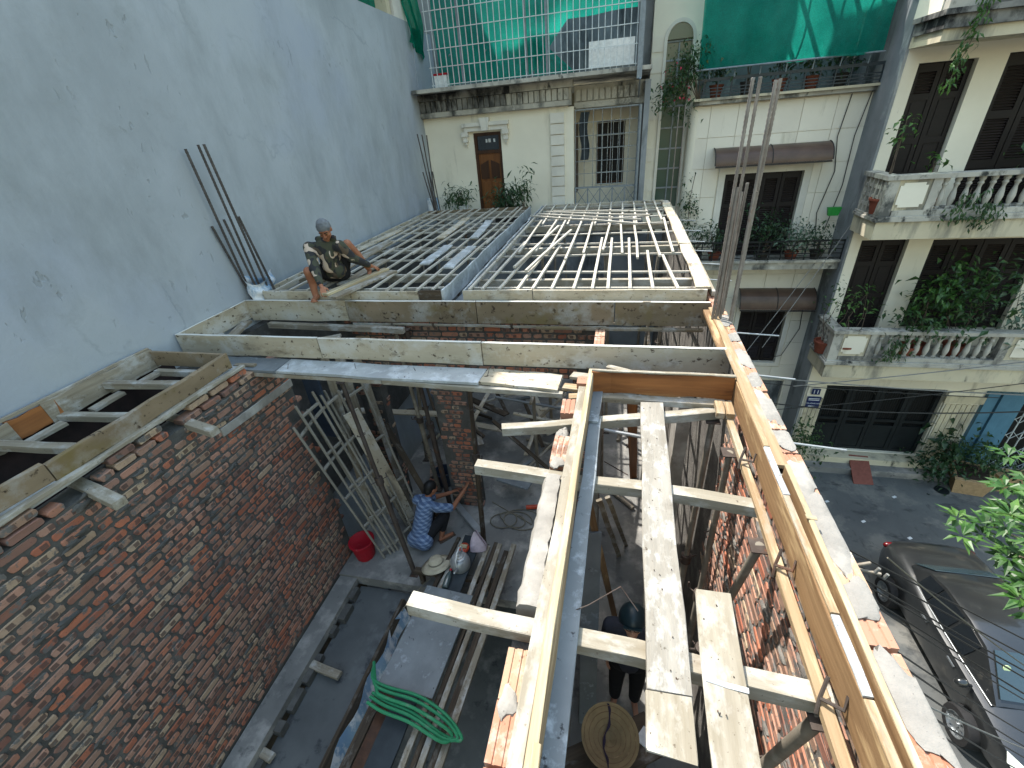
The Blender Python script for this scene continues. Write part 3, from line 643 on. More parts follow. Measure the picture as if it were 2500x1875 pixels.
# terrace pots behind the railing and the creeper by the tower
for i, (x, mt, pm, lb_) in enumerate(((2.0, 'leaf', 'pot_terracotta', 'small leafy pot plant behind the terrace railing, leftmost'), (2.6, 'leaf_bright', 'pot_dark', 'bamboo-like plant poking through the green net, terrace'),
        (3.3, 'leaf_dark', 'pot_terracotta', 'squat dark plant in terracotta pot, middle of net terrace'), (3.95, 'leaf', 'pot_terracotta', 'wide leafy pot plant under the right half of the net'), (4.5, 'leaf_dark', 'pot_dark', 'dark pot plant at the right end of the net terrace'))):
    plant('potted_plant', lb_, 'plant', (x, 12.85 if i != 1 else 12.62, 1.945), .5 if i != 1 else 1.05, .2, 170, .13, mt, ('round', .15, .26, pm), asp=.2 if i == 1 else .42)
cr_ = thing('bougainvillea', 'bushy flowering creeper spilling between the tower and the net', 'creeper', (1.35, 12.45, 1.9))
m = MB(); 
for (p, r_, nn) in (((1.3, 12.35, 2.5), (.32, .2, .38), 480), ((1.0, 12.3, 2.15), (.25, .18, .3), 300), ((1.55, 12.35, 2.75), (.2, .15, .3), 180), ((1.25, 12.3, 1.75), (.2, .14, .3), 140), ((.85, 12.25, 1.95), (.12, .1, .18), 60)): foliage(m, p, r_, nn, .1)
m.build('foliage', 'leaf', cr_)
m = MB(); 
for k in range(9): foliage(m, (1.1+rng.gauss(0, .22), 12.2, 2.2+rng.gauss(0, .22)), (.03, .03, .03), 5, .05, 1, asp=.8)
m.build('petals', 'petal', cr_)
m = MB()
for k in range(9): m.tube([(1.6, 12.5, 1.9), (1.45+rng.gauss(0, .1), 12.4, 2.3), (1.2+rng.gauss(0, .25), 12.3, 2.5+rng.gauss(0, .25))], [.014, .009, .004], 5)
m.build('stem', 'bark', cr_)
cr_ = thing('creeper', 'thin creeper climbing the rounded corner of the panelled house', 'creeper', (1.7, 12.45, -1.5))
m = MB(); foliage(m, (1.68, 12.4, -.3), (.16, .08, .55), 260, .09); m.build('foliage', 'leaf', cr_)
m = MB(); m.tube([(1.8, 12.5, -1.55), (1.7, 12.46, -.9), (1.66, 12.45, -.2), (1.72, 12.45, .4)], .008, 5); m.build('stem', 'bark', cr_)
# wires hanging on the facade
for i, pts in enumerate(([(4.7, 12.55, 1.8), (4.62, 12.53, 1.0), (4.75, 12.53, .3), (4.6, 12.53, -.6), (4.75, 12.5, -1.5)], [(5.05, 12.5, 1.85), (4.95, 12.52, 1.0), (4.98, 12.52, 0), (4.85, 12.5, -1.0)],
                         [(4.85, 12.52, -2.95), (4.9, 12.5, -3.6), (4.6, 12.45, -4.4), (4.2, 12.5, -4.55)])):
    tag(MB().tube(pts, .01, 5).build('wall_cable', 'cable', None, True), ('thin black cable down the upper panelled facade, right of window', 'black cable at the corner of the panelled house and grey wall', 'black cable looping under the lower awning')[i], 'cable')
# ---------------------------------------------------------------- balconied building on the right
rb = thing('balcony_house', 'weathered cream house with stacked balconies and dark louvred doors', 'house', (7, 11.7, GZ))
H1 = [(5.38, 6.32, -.55, 2.19), (6.78, 9.0, -.55, 2.22)]
H0 = [(5.36, 6.28, -3.85, -1.08), (6.74, 8.75, -3.2, -1.1)]
Hg = [(5.62, 8.34, -7.0, -4.88), (9.98, 13.0, -7.38, -4.9)]
wall_holes('wall', 'cream', 5.15, 14.5, GZ, 7.2, 11.7, H1+H0+Hg, rb, .2, 6)
B('side_wall', 'grey_render', 5.1, 5.148, 11.705, 14, GZ, 7.2, rb)
for (a, b, p, q) in H1+H0:
    wide = b-a > 1.2
    B('door_backing', 'black', a+.002, b-.002, 11.86, 11.88, p+.002, q-.002, rb)
    shutter(rb, a+.01, b-.01, p+.01, q-.01, 11.8, 4 if wide else 2, 'shutter_leaf' if wide else 'door', not wide)
def balcony(z_under, z_slab, z_rail, xL, yF):
    """fascia, moulded slab, end pier with inset panel, turned balusters, coping, pierced left return"""
    e = MB(); e.box(xL, 14.4, yF-.02, 11.69, z_under, z_slab-.1); o = e.build('balcony_slab', 'cream_stained', rb)
    MB().box(xL-.05, 14.4, yF-.07, 11.68, z_slab-.098, z_slab-.04).box(xL-.02, 14.4, yF-.05, 11.68, z_slab-.038, z_slab).build('slab_moulding', 'stone_stained', o)
    MB().box(xL-.04, 14.4, yF-.03, yF+.2, z_rail-.08, z_rail).box(xL-.04, xL+.2, yF+.2, 11.69, z_rail-.08, z_rail).build('coping', 'stone_stained', o)
    zb, zt = z_slab+.002, z_rail-.082
    MB().box(xL+.22, 14.4, yF, yF+.15, zb, zb+.1).build('plinth', 'stone_stained', o)
    pr = B('end_pier', 'stone_stained', xL, xL+.2, yF, yF+.18, zb, zt, o)
    B('pier_panel', 'cream_stained', xL+.2, xL+.75, yF+.03, yF+.15, zb+.1, zt, o)
    x0, x1, p, q, k = xL+.24, xL+.7, zb+.16, zt-.06, .05
    MB().prism([(x0+k, p), (x1-k, p), (x1-k, p+k), (x1, p+k), (x1, q-k), (x1-k, q-k), (x1-k, q), (x0+k, q), (x0+k, q-k), (x0, q-k), (x0, p+k), (x0+k, p+k)], -(yF+.028), -(yF+.012), XZ).build('inset_panel', 'cream', o)
    B('inner_pier', 'stone_stained', xL+.75, xL+.9, yF, yF+.15, zb+.1, zt, o)
    L = zt-zb-.1
    prof = [(.05, 0), (.05, .06), (.032, .09), (.05, .22), (.058, .34), (.046, .5), (.028, .64), (.032, .72), (.05, .78), (.034, .85), (.052, .9), (.052, 1.0)]
    me = None
    for i in range(12):
        x = xL+.99+i*.19
        if me is None:
            bb = MB().lathe([(r, z*L) for r, z in prof], 10); b0 = bb.build('baluster', 'stone_stained', o, True); me = b0.data
        else: b0 = link('baluster', me, None, o)
        b0.location = (x, yF+.075, zb+.1)
    B('inner_pier', 'stone_stained', xL+3.24, xL+3.4, yF, yF+.15, zb+.1, zt, o)
    B('pier_panel', 'cream_stained', xL+3.4, xL+4.4, yF+.03, yF+.15, zb+.1, zt, o)
    MB().box(xL+3.5, xL+4.25, yF+.012, yF+.028, zb+.18, zt-.08).build('inset_panel', 'cream', o)
    # pierced return facing the yard
    for i in range(5):
        B('return_post', 'stone_stained', xL, xL+.12, yF+.2+i*.17, yF+.26+i*.17, zb, zt, o)
    for z in (zb+.12, zb+.3, zb+.48): B('return_rail', 'stone_stained', xL+.01, xL+.11, yF+.18, 11.68, z, z+.06, o)
    return o
balcony(-4.08, -3.62, -2.86, 4.95, 10.7); balcony(-.83, -.38, .37, 5.04, 10.7)
# third balcony, only its underside and edge are in view
o = B('balcony_slab', 'cream_stained', 5.12, 14.4, 10.7, 11.69, 2.43, 2.6, rb)
MB().box(5.08, 14.4, 10.64, 11.6, 2.602, 2.78).box(5.02, 14.4, 10.58, 11.6, 2.782, 2.86).build('slab_moulding', 'stone_black', o)
B('parapet', 'stone_stained', 5.08, 14.4, 10.68, 10.85, 2.862, 3.7, o); B('return_parapet', 'cream', 5.06, 5.2, 10.86, 11.69, 2.862, 3.7, o)
# gate
gt = thing('entrance_gate', 'dark four-leaf iron entrance gate on the ground floor, barred upper half', 'gate', (7, 11.8, -7))
B('backing', 'black', 5.625, 8.335, 11.88, 11.895, -6.99, -4.89, rb)
for i in range(4):
    a, b = 5.63+i*.676, 5.63+(i+1)*.676-.01; m = MB()
    m.box(a, a+.09, 11.78, 11.83, -6.99, -4.9).box(b-.09, b, 11.78, 11.83, -6.99, -4.9)
    for (p, q) in ((-6.99, -6.9), (-6.22, -6.14), (-6.02, -5.94), (-5.0, -4.9)): m.box(a+.09, b-.09, 11.782, 11.828, p, q)
    lf = m.build('gate_leaf', 'gate_iron', gt); MB().box(a+.09, b-.09, 11.8, 11.81, -6.9, -6.22).build('panel', 'gate_iron', lf)
    for k in range(9): B('bar', 'gate_iron', a+.11+k*.055, a+.122+k*.055, 11.798, 11.812, -5.94, -5.0, lf)
    m = MB()
    for k in range(10): m.tube([(a+.1+k*.048, 11.795, -6.13), (a+.124+k*.048, 11.795, -6.03), (a+.148+k*.048, 11.795, -6.13)], .006, 4)
    m.build('scroll_band', 'gate_iron', lf); ar = [(a+.338+.25*math.cos(math.pi*k/10), 11.792, -5.3+.26*math.sin(math.pi*k/10)) for k in range(11)]
    MB().tube(ar, .012, 5).build('arch_bar', 'gate_iron', lf)
# plinth steps, fluted pillars
B('plinth', 'cream_stained', 5.2, 9.1, 11.35, 11.69, GZ, -7.02, rb); B('step', 'floor_concrete', 5.2, 8.9, 11.1, 11.348, GZ, -7.2, rb)
for (x0, x1, nf) in ((8.36, 9.08, 6), (5.18, 5.6, 4)):
    B('pillar', 'cream', x0, x1, 11.64, 11.698, -7.0, -4.9, rb)
    for k in range(nf): B('flute', 'cream_stained', x0+.03+k*(x1-x0-.02)/nf, x0+.03+(k+.72)*(x1-x0-.02)/nf, 11.615, 11.638, -6.98, -5.25, rb)
B('pillar_head', 'cream_stained', 8.3, 9.14, 11.58, 11.636, -5.2, -5.0, rb)
# blue neighbour door
bd = thing('blue_doorway', 'blue painted door jamb beside the fluted pillar at street level', 'doorway', (9.5, 11.6, GZ))
for (a, b, y0) in ((9.16, 9.4, 11.6), (9.42, 9.62, 11.55), (9.64, 9.78, 11.58), (9.8, 9.97, 11.62)): MB().box(a, b, y0, 11.697, GZ+.01, -4.86).build('jamb_board', 'blue_paint', bd)
lg = thing('lattice_gate', 'pale folding lattice gate beside the blue doorway', 'gate', (11, 11.75, GZ))
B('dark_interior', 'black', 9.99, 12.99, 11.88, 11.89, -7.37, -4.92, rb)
for k in range(12): B('upright', 'bar_white', 10.0+k*.22, 10.02+k*.22, 11.77, 11.79, -7.36, -4.93, lg)
for k in range(12):
    for j in range(5):
        z = -7.2+j*.5
        for s_ in (1, -1): plank('lattice_bar', (10.0+k*.22, 11.76+s_*.006, z-s_*.12), (10.22+k*.22, 11.76+s_*.006, z+s_*.12), .01, .018, 'bar_white', lg, (0, 1, 0), 2, 0)
# house number plates
def text(parent, s_, x, z, size, y):
    cu = bpy.data.curves.new('lettering', 'FONT'); cu.body = s_; cu.size = size; cu.extrude = .001; cu.align_x = 'CENTER'
    t_ = bpy.data.objects.new('lettering', cu); col.objects.link(t_)
    me = bpy.data.meshes.new_from_object(t_); bpy.data.objects.remove(t_)
    o = link('lettering', me, 'sign_white', parent); o.matrix_basis = Matrix.Translation((x, y, z)) @ Matrix.Rotation(R(90), 4, 'X'); return o
sg = thing('number_plate', 'small dark blue plate with number 11 on the pillar', 'sign', (5.36, 11.6, -5.1))
B('plate', 'sign_blue', 5.26, 5.46, 11.59, 11.6, -5.13, -4.95, sg); text(sg, '11', 5.36, -5.1, .17, 11.588)
sg = thing('street_plate', 'larger blue plate with white lines of lettering under number 11', 'sign', (5.36, 11.6, -5.55))
B('plate', 'sign_blue', 5.2, 5.53, 11.59, 11.6, -5.56, -5.2, sg); text(sg, 'TRUONG AN', 5.365, -5.43, .055, 11.588)
for z, w in ((-5.27, .13), (-5.315, .13), (-5.51, .1)): B('line', 'sign_white', 5.365-w, 5.365+w, 11.586, 11.589, z, z+.02, sg)

# balcony plants of the right building
for lb_, p, h_, r_, nn, sz, mt in (('large bright green bush on the lower balcony of the balconied house', (7.6, 11.1, -3.6), 1.8, .45, 420, .2, 'leaf'),
        ('yellow-green bush left part of the lower balcony bushes', (6.85, 11.05, -3.6), 1.8, .3, 240, .17, 'leaf_bright'),
        ('dark low ferny plant behind the lower balcony balusters', (6.6, 10.95, -3.6), .8, .35, 260, .14, 'leaf'),
        ('grey-green bush at the right frame edge, lower balcony', (8.75, 10.95, -3.6), 1.6, .35, 320, .16, 'leaf_grey'),
        ('sparse sunlit shrub at the left end of the lower balcony', (5.3, 10.9, -3.6), 1.5, .4, 90, .13, 'leaf_bright'),
        ('thin bare-branched shrub leaning out of the lower balcony', (4.95, 11.1, -3.6), 1.7, .3, 90, .1, 'leaf'),
        ('leafy bush behind the upper balcony balusters at right', (7.9, 11.0, -.37), 1.0, .4, 260, .17, 'leaf'),
        ('small yellow-leaved shoot rising above the upper balcony coping', (5.9, 10.95, -.37), 1.1, .1, 26, .16, 'leaf_bright'),
        ('slender leafy shoot at the left corner of the upper balcony', (5.15, 11.0, -.37), 1.6, .1, 44, .14, 'leaf_bright')):
    plant('balcony_plant', lb_, 'plant', p, h_, r_, nn, sz, mt, ('round', .2, .3, 'pot_terracotta'))
for lb_, x, z0, z1, nn in (('trailing vine hanging from the top right balcony', 5.55, 1.75, 3.0, 130), ('ferny tuft spilling through the upper balusters', 6.4, -.5, .1, 90), ('leafy tuft spilling through the lower balusters', 6.2, -3.5, -2.95, 120), ('leafy sprig hanging over the upper balcony front', 6.8, -.6, -.1, 90)):
    e = thing('hanging_vine', lb_, 'vine', (x, 10.6, z1)); m = MB(); st = MB()
    for k in range(nn):
        t = rng.random(); p = V((x+(1-t)*-.15*(z1-z0)+rng.gauss(0, .07 if z1-z0 > 1 else .13), 10.55+rng.gauss(0, .04), z0+(z1-z0)*t))
        leaf(m, p, V((rng.gauss(0, .5), rng.gauss(-.3, .3), -1)), V((rng.gauss(0, 1), -1, .3)).normalized(), .12, .035)
    st.tube([(x, 10.62, z1), (x-.05, 10.56, (z0+z1)/2), (x-.15*(z1-z0), 10.55, z0)], .006, 5)
    m.build('foliage', 'leaf_bright' if z1-z0 > 1 else 'leaf', e); st.build('stem', 'bark', e)
# street-level planting
pl = thing('street_planter', 'tan masonry street planter with sloping sides by the blue door', 'planter', (9.35, 11.1, GZ))
m = MB(); m.add([(8.8, 10.72, GZ), (9.42, 10.62, GZ), (9.75, 11.3, GZ), (9.1, 11.55, GZ), (8.72, 10.7, -6.95), (9.5, 10.55, -6.95), (9.9, 11.32, -6.95), (9.05, 11.58, -6.95)], MB.BF); m.build('basin', 'planter_stone', pl)
m = MB(); m.add([(8.82, 10.8, -6.948), (9.44, 10.67, -6.948), (9.76, 11.27, -6.948), (9.1, 11.46, -6.948)], [(0, 1, 2, 3)]); m.build('soil', 'soil', pl)
for lb_, p, h_, r_, nn, sz, mt in (('dark bushy plants at the foot of the fluted pillar', (8.5, 11.15, -7.38), .9, .4, 420, .16, 'leaf_dark'), ('reddish spiky plant in front of the fluted pillar', (8.75, 11.3, -7.38), 1.5, .2, 120, .24, 'leaf_dark'),
        ('green shrub growing in the tan street planter', (9.4, 11.1, -6.95), .8, .4, 420, .14, 'leaf'), ('small shrub left of the iron gate', (5.35, 11.2, -7.38), 1.6, .3, 320, .13, 'leaf'), ('low dark weeds right of the planter', (10.3, 11.0, -7.38), .6, .35, 200, .12, 'leaf_dark')):
    plant('street_plant', lb_, 'plant', p, h_, r_, nn, sz, mt)
tag(MB().add([(6.56, 10.72, GZ+.01), (7.04, 10.74, GZ+.01), (7.09, 11.48, -7.0), (6.62, 11.5, -7.0), (6.56, 10.72, GZ-.02), (7.04, 10.74, GZ-.02), (7.09, 11.48, -7.06), (6.62, 11.5, -7.06)], [(0, 1, 2, 3), (4, 7, 6, 5), (0, 4, 5, 1), (1, 5, 6, 2), (2, 6, 7, 3), (3, 7, 4, 0)]).build('ramp', 'tile_red'), 'brick-red ramp up to the iron gate', 'ramp')
m = MB(); m.cyl((8.6, 10.75, GZ+.002), (8.6, 10.75, GZ+.012), .16, None, 20); tag(m.build('manhole_cover', 'gate_iron'), 'round dark manhole cover by the planter', 'manhole cover')
tag(B('low_wall', 'planter_stone', 9.8, 14, 10.9, 11.3, GZ, -6.95), 'low tan wall right of the street planter', 'wall')

# ---------------------------------------------------------------- parked car
cx, gz = 6.6, GZ
car = thing('parked_car', 'dark grey sedan parked below, partly in shade', 'car', (cx, 5.9, gz))
rear, L = 7.98, 4.3     # nose points towards -y
def ring(t, w, zb, zs, zt, crown):
    y = rear-t*L
    half = [(0, zb), (w*.78, zb), (w*.97, zb+.12), (w, zb+.26), (w*.985, zs-.1), (w*.95, zs), (w*.8, zt-.01), (w*.45, zt+crown*.6), (0, zt+crown)]
    pts = [(x, z) for x, z in half]+[(-x, z) for x, z in reversed(half[1:-1])]
    return [V((cx+x*.88, y, gz+z)) for x, z in pts]
st = [(0, .66, .42, .72, .8, .02), (.015, .84, .3, .84, .93, .03), (.05, .92, .24, .92, 1.02, .03), (.13, .96, .22, .95, 1.06, .03), (.24, .98, .2, .96, 1.06, .02), (.5, .98, .2, .94, 1.0, .02), (.7, .98, .2, .92, .98, .03), (.76, .97, .2, .9, .96, .04),
      (.86, .95, .2, .82, .88, .05), (.94, .9, .22, .72, .78, .05), (.98, .82, .26, .62, .68, .04), (1.0, .66, .34, .54, .58, .02)]
m = MB(); rings = [ring(*s_) for s_ in st]; nn = len(rings[0])
m.add([p for r_ in rings for p in r_], [(i*nn+k, i*nn+(k+1) % nn, (i+1)*nn+(k+1) % nn, (i+1)*nn+k) for i in range(len(st)-1) for k in range(nn)]+[tuple(range(nn-1, -1, -1)), tuple((len(st)-1)*nn+k for k in range(nn))])
body = m.build('body', 'car_paint', car, True)
gh = [(.17, .80, 1.0, .76, 1.03), (.27, .84, .99, .66, 1.34), (.36, .86, .99, .64, 1.44), (.5, .87, .99, .63, 1.47), (.6, .86, .98, .62, 1.41), (.76, .82, .96, .74, .99)]
m = MB(); rs = []
for (t, wb, zb, wt, zt) in gh:
    y = rear-t*L; rs.append([V((cx+a*.88, y, gz+z)) for a, z in ((wb, zb), (wt+.02, zt-.03), (wt*.9, zt), (0, zt+.02), (-wt*.9, zt), (-wt-.02, zt-.03), (-wb, zb))])
m.add([p for r_ in rs for p in r_], [(i*7+k, (i+1)*7+k, (i+1)*7+k+1, i*7+k+1) for i in range(5) for k in range(6)]+[tuple(range(7)), tuple(35+k for k in range(6, -1, -1))])
m.build('cabin', 'car_paint', car, True)
def qd(name, mat, ps, off, parent=car, th=.012):
    """glazing panel laid just proud of the cabin, with thickness"""
    ps = [V(p) for p in ps]; nr = (ps[1]-ps[0]).cross(ps[2]-ps[0]).normalized()
    if nr.dot(V(off)) < 0: nr = -nr
    m = MB(); k = len(ps); m.add([p+nr*.004 for p in ps]+[p+nr*(.004+th) for p in ps], [tuple(range(k)), tuple(range(2*k-1, k-1, -1))]+[(i, (i+1) % k, k+(i+1) % k, k+i) for i in range(k)])
    return m.build(name, mat, parent)
def gp(i, k, f=0, j=None):
    a = rs[i][k]; return a if j is None else a.lerp(rs[j][k], f)
lerp = lambda a, b, t: a+(b-a)*t
ws = [lerp(rs[4][1], rs[5][0], .04), lerp(rs[4][5], rs[5][6], .04), lerp(rs[4][5], rs[5][6], .93), lerp(rs[4][1], rs[5][0], .93)]
wv = lambda x, t, i, j: V((cx+x, lerp(rs[i][3].y, rs[j][3].y, t), lerp(rs[i][3].z, rs[j][3].z, t)))
qd('windshield', 'glass_car', [wv(.5, .06, 4, 5), wv(-.5, .06, 4, 5), wv(-.62, .9, 4, 5), wv(.62, .9, 4, 5)], (0, -1, 1))
qd('rear_window', 'glass_car', [wv(.5, .85, 0, 1), wv(-.5, .85, 0, 1), wv(-.6, .12, 0, 1), wv(.6, .12, 0, 1)], (0, 1, 1))
for s_, k0, k1 in ((1, 0, 1), (-1, 6, 5)):
    for (i, j, f0, f1) in ((1, 2, .1, 1), (2, 3, .05, .9), (3, 4, 0, .95)):
        a0, a1 = gp(i, k0, f0, j), gp(i, k0, f1, j); b0, b1 = gp(i, k1, f0, j), gp(i, k1, f1, j)
        qd('side_window', 'glass_dark', [lerp(a0, b0, .1), lerp(a1, b1, .1), lerp(a1, b1, .9), lerp(a0, b0, .9)], (s_, 0, .3))
    m = MB(); m.tube([rs[i][k0]+V((s_*.008, 0, .006)) for i in range(6)], .008, 5); m.build('window_trim', 'chrome', car)
    for t in (.42, .6): B('door_handle', 'chrome', cx+s_*.865-.012, cx+s_*.865+.012, rear-t*L-.09, rear-t*L+.09, gz+.84, gz+.87, car)
    mr = MB().ball((cx+s_*1.0, rear-.70*L, gz+1.02), (.1, .07, .075)); mr.build('mirror', 'car_paint', car, True)
    m = MB(); m.cyl((cx+s_*.85, rear-.7*L, gz+.97), (cx+s_*.97, rear-.7*L, gz+1.0), .025); m.build('mirror_arm', 'black', car)
    hl = MB(); hl.add([(cx+s_*.8, rear-.885*L, gz+.83), (cx+s_*.6, rear-.945*L, gz+.775), (cx+s_*.52, rear-.988*L, gz+.67), (cx+s_*.74, rear-.965*L, gz+.66), (cx+s_*.83, rear-.91*L, gz+.74),
                       (cx+s_*.76, rear-.885*L, gz+.72), (cx+s_*.55, rear-.93*L, gz+.68), (cx+s_*.5, rear-.96*L, gz+.58), (cx+s_*.7, rear-.94*L, gz+.58), (cx+s_*.78, rear-.9*L, gz+.66)],
           [(0, 1, 2, 3, 4), (9, 8, 7, 6, 5), (0, 5, 6, 1), (1, 6, 7, 2), (2, 7, 8, 3), (3, 8, 9, 4), (4, 9, 5, 0)]); hl.build('headlight', 'lamp_clear', car)
    MB().ball((cx+s_*.7, rear-.035*L, gz+.86), (.12, .07, .07)).build('tail_light', 'tail_red', car, True)
    for t in (.21, .765):
        x = cx+s_*.87; y = rear-t*L; A = Matrix.Translation((x, y, gz+.31)) @ Matrix.Rotation(R(90), 4, 'Y')
        wl = MB().lathe([(.2, -.11), (.29, -.11), (.31, -.08), (.31, .08), (.29, .11), (.2, .11)], 28, A, False, False).build('wheel', 'tyre', car, True)
        m = MB().lathe([(.0, -.06), (.2, -.06), (.205, s_*.11), (.19, s_*.11), (.185, .02)], 28, A, False, False)
        for k in range(7): m.box(-.028, .028, .03, .195, s_*.07-.012, s_*.07+.012, A @ Matrix.Rotation(2*math.pi*k/7, 4, 'Z'))
        m.cyl(A @ V((0, 0, s_*.05)), A @ V((0, 0, s_*.095)), .045, None, 14); m.build('rim', 'alloy', wl, True)
m = MB(); m.cyl((cx-.42, rear-.655*L-.02, gz+1.3), (cx-.42, rear-.655*L-.03, gz+1.305), .05, None, 16); m.build('inspection_sticker', 'sticker', car)

# ---------------------------------------------------------------- tree top at the right edge, street tree below it
tr = thing('street_tree', 'glossy green tree whose sunlit top enters at the right', 'tree', (4.4, 1.7, GZ))
tp = V((4.4, 1.7, GZ)); m = MB()
m.tube([tp, tp+V((.05, .05, 3)), tp+V((-.15, .1, 5.0)), tp+V((-.4, .15, 6.4))], [.13, .1, .07, .04], 8)
tips = []
for k in range(34):
    a_ = rng.uniform(0, 6.28); r_ = rng.uniform(.2, .9)
    q = V((3.5+math.cos(a_)*r_*.7, 2.35+math.sin(a_)*r_*.75, rng.uniform(-1.5, -.35))); tips.append(q)
    m.tube([tp+V((-.15, .1, 5.0+rng.uniform(-.2, 1.1))), (tp+V((-.2, .15, 5.7))+q)/2+V((rng.gauss(0, .1), rng.gauss(0, .1), 0)), q], [.025, .015, .006], 5)
for q in ((1.9, 2.06, -.22), (2.03, 2.24, -.2), (2.1, 2.25, -.13), (1.95, 1.98, -.1), (1.9, 1.88, -.22), (1.87, 1.75, -.2), (1.87, 1.78, -.34), (1.9, 1.7, -.37), (2.2, 2.38, -.05), (2.0, 2.07, -.27), (2.12, 2.1, -.2), (2.05, 1.9, -.25), (2.15, 1.95, -.1), (2.1, 2.0, -.45)):
    q = V(q)+V((.05, 0, 0)); tips.append(q); m.tube([tp+V((-.3, .12, 6.0)), (tp+V((-.3, .12, 6.3))+q)/2, q], [.02, .012, .005], 5)
m.build('trunk', 'bark', tr, True)
m = MB()
for q in tips:
    for w_ in range(3):
        qq = q+V((rng.gauss(0, .07), rng.gauss(0, .07), rng.gauss(0, .05)))
        for k in range(13):
            a_ = k*2.4+rng.random(); d = V((math.cos(a_), math.sin(a_), rng.uniform(-.15, .6))); leaf(m, qq+d*.01, d, V((rng.gauss(0, .25), rng.gauss(0, .25), 1)).normalized(), rng.uniform(.06, .105), rng.uniform(.024, .034), .22)
m.build('crown', 'leaf_bright', tr)

# ---------------------------------------------------------------- overhead cables and bracket outside the site wall
def sag(p, q, s_, n_=14): p, q = V(p), V(q); return [p.lerp(q, k/n_)-V((0, 0, s_*4*(k/n_)*(1-k/n_))) for k in range(n_+1)]
bk = thing('cable_bracket', 'steel bracket holding bundled cables outside the brick parapet', 'bracket', (1.3, 2.2, -.75))
for a_, b_ in (((1.08, 2.2, -.75), (1.6, 2.08, -.7)), ((1.08, 2.0, -.72), (1.55, 2.12, -.66)), ((1.42, 2.0, -.7), (1.46, 2.18, -.66))): plank('arm', a_, b_, .016, .016, 'prop_steel', bk, seg=2, wob=0)
for p in ((1.56, 2.07, -.68), (1.6, 2.05, -.7)): pole('insulator', p, V(p)+V((.01, 0, .04)), .009, 'cable_grey', bk)
labs = ['uppermost black bundle cable from the bracket', 'second black cable of the bracket bundle', 'third black cable of the bracket bundle', 'fourth black cable sagging from the bracket', 'fifth black cable close under the bundle', 'pale rope-like cable with a knot, from the bracket']
for i in range(6):
    s0 = V((1.1, 2.42-.03*i, -.62-.03*i)) if i < 5 else V((1.62, 2.12, -.6)); e0 = V((3.4, 2.86-.09*i, -2.2-.06*i)) if i < 5 else V((3.4, 2.75, -2.32))
    tag(MB().tube(sag(s0, e0+(e0-s0)*.8, .03*i % .09), .0065 if i < 5 else .005, 5).build('cable', 'cable' if i < 5 else 'rope', None, True), labs[i], 'cable')
labs = ['lone black cable below the bundle over the car', 'thin black cable crossing above the car door', 'second thin cable over the car door', 'thicker black cable over the front wheel', 'pale cable over the front wheel', 'lowest black cable near the car headlight', 'short lowest cable beside the parapet']
for i, (ys, ye, ze) in enumerate(((1.64, 2.35, -2.1), (1.41, 2.2, -2.28), (1.34, 2.14, -2.35), (1.26, 2.1, -2.42), (1.2, 2.08, -2.3), (1.16, 2.03, -2.5), (1.1, 1.95, -2.6))):
    s0 = V((1.3, ys, -.4)); e0 = V((3.0, ye, ze)); d = e0-s0
    tag(MB().tube(sag(s0-d*.12, e0+d*.9, .04), .0048 if i != 4 else .0042, 5).build('cable', 'cable' if i != 4 else 'cable_grey', None, True), labs[i], 'cable')
for i, (p, q, s_, r_, mt, lb_) in enumerate((((3.2, 10.0, -3.75), (10.2, 10.6, -4.3), .08, .014, 'cable_grey', 'pale cable crossing above the iron gate'), ((3.2, 10.3, -4.6), (11, 10.2, -4.1), .35, .016, 'cable', 'black cable sagging across the iron gate'),
        ((4.2, 10.2, -4.1), (10, 9.9, -2.7), .05, .013, 'cable_grey', 'pale cable rising right across the lower balcony'), ((3.3, 10.2, -4.9), (10, 10.2, -3.4), .1, .01, 'cable', 'thin black cable rising across the gate'),
        ((2.8, 10.4, -3.9), (4.9, 12.1, -1.2), .05, .008, 'cable_grey', 'thin diagonal wire left of the lower awning'), ((3.4, 10.4, -3.2), (5.0, 11.6, -.7), .03, .008, 'cable_grey', 'thin diagonal wire by the grey side wall'), ((3.3, 10.5, -4.2), (8.5, 10.5, -4.35), .04, .01, 'cable', 'thin black cable just under the balcony edge'))):
    tag(MB().tube(sag(p, q, s_), r_, 5).build('cable', mt, None, True), lb_, 'cable')

for i, (x, y) in enumerate(((7.3, 10.3), (6.2, 9.3), (7.0, 8.9), (5.6, 9.9), (8.4, 9.6), (5.2, 8.6))): lone(plank('paper_scrap', (x, y, GZ+.006), (x+.09, y+.05, GZ+.008), .06, .004, 'paper', seg=2), ('white paper scrap on the street just beyond the ramp foot', 'paper scrap left of centre on the street', 'paper scrap nearest the car boot', 'paper scrap left of the red ramp', 'paper scrap right on the street towards the planter', 'paper scrap nearest the parapet on the street')[i], 'litter')
# ================================================================ the building site
FZ = -3.6
tag(MB().box(-3.7, .96, 3.38, 11.4, FZ-.16, FZ).box(-.43, .96, -1, 3.379, FZ-.16, FZ).build('site_floor', 'floor_concrete'), None, None, kind='structure')
tag(MB().box(-3.69, -3.42, -1, 3.375, FZ-.14, FZ-.03).build('wall_ledge', 'floor_concrete'), None, None, kind='structure')
tag(MB().add([(-3.4, -1, -3.86), (-2.62, -1, -3.86), (-2.62, 3.375, -3.8), (-3.4, 3.375, -3.8), (-3.4, -1, -4.0), (-2.62, -1, -4.0), (-2.62, 3.375, -3.96), (-3.4, 3.375, -3.96)], [(0, 1, 2, 3), (4, 7, 6, 5), (0, 4, 5, 1), (1, 5, 6, 2), (2, 6, 7, 3), (3, 7, 4, 0)]).build('stair_landing', 'landing'), None, None, kind='structure')
tag(B('lower_floor', 'floor_concrete', -4.8, .96, -1, 11.4, -7.38, -7.3), None, None, kind='structure')
m = MB()
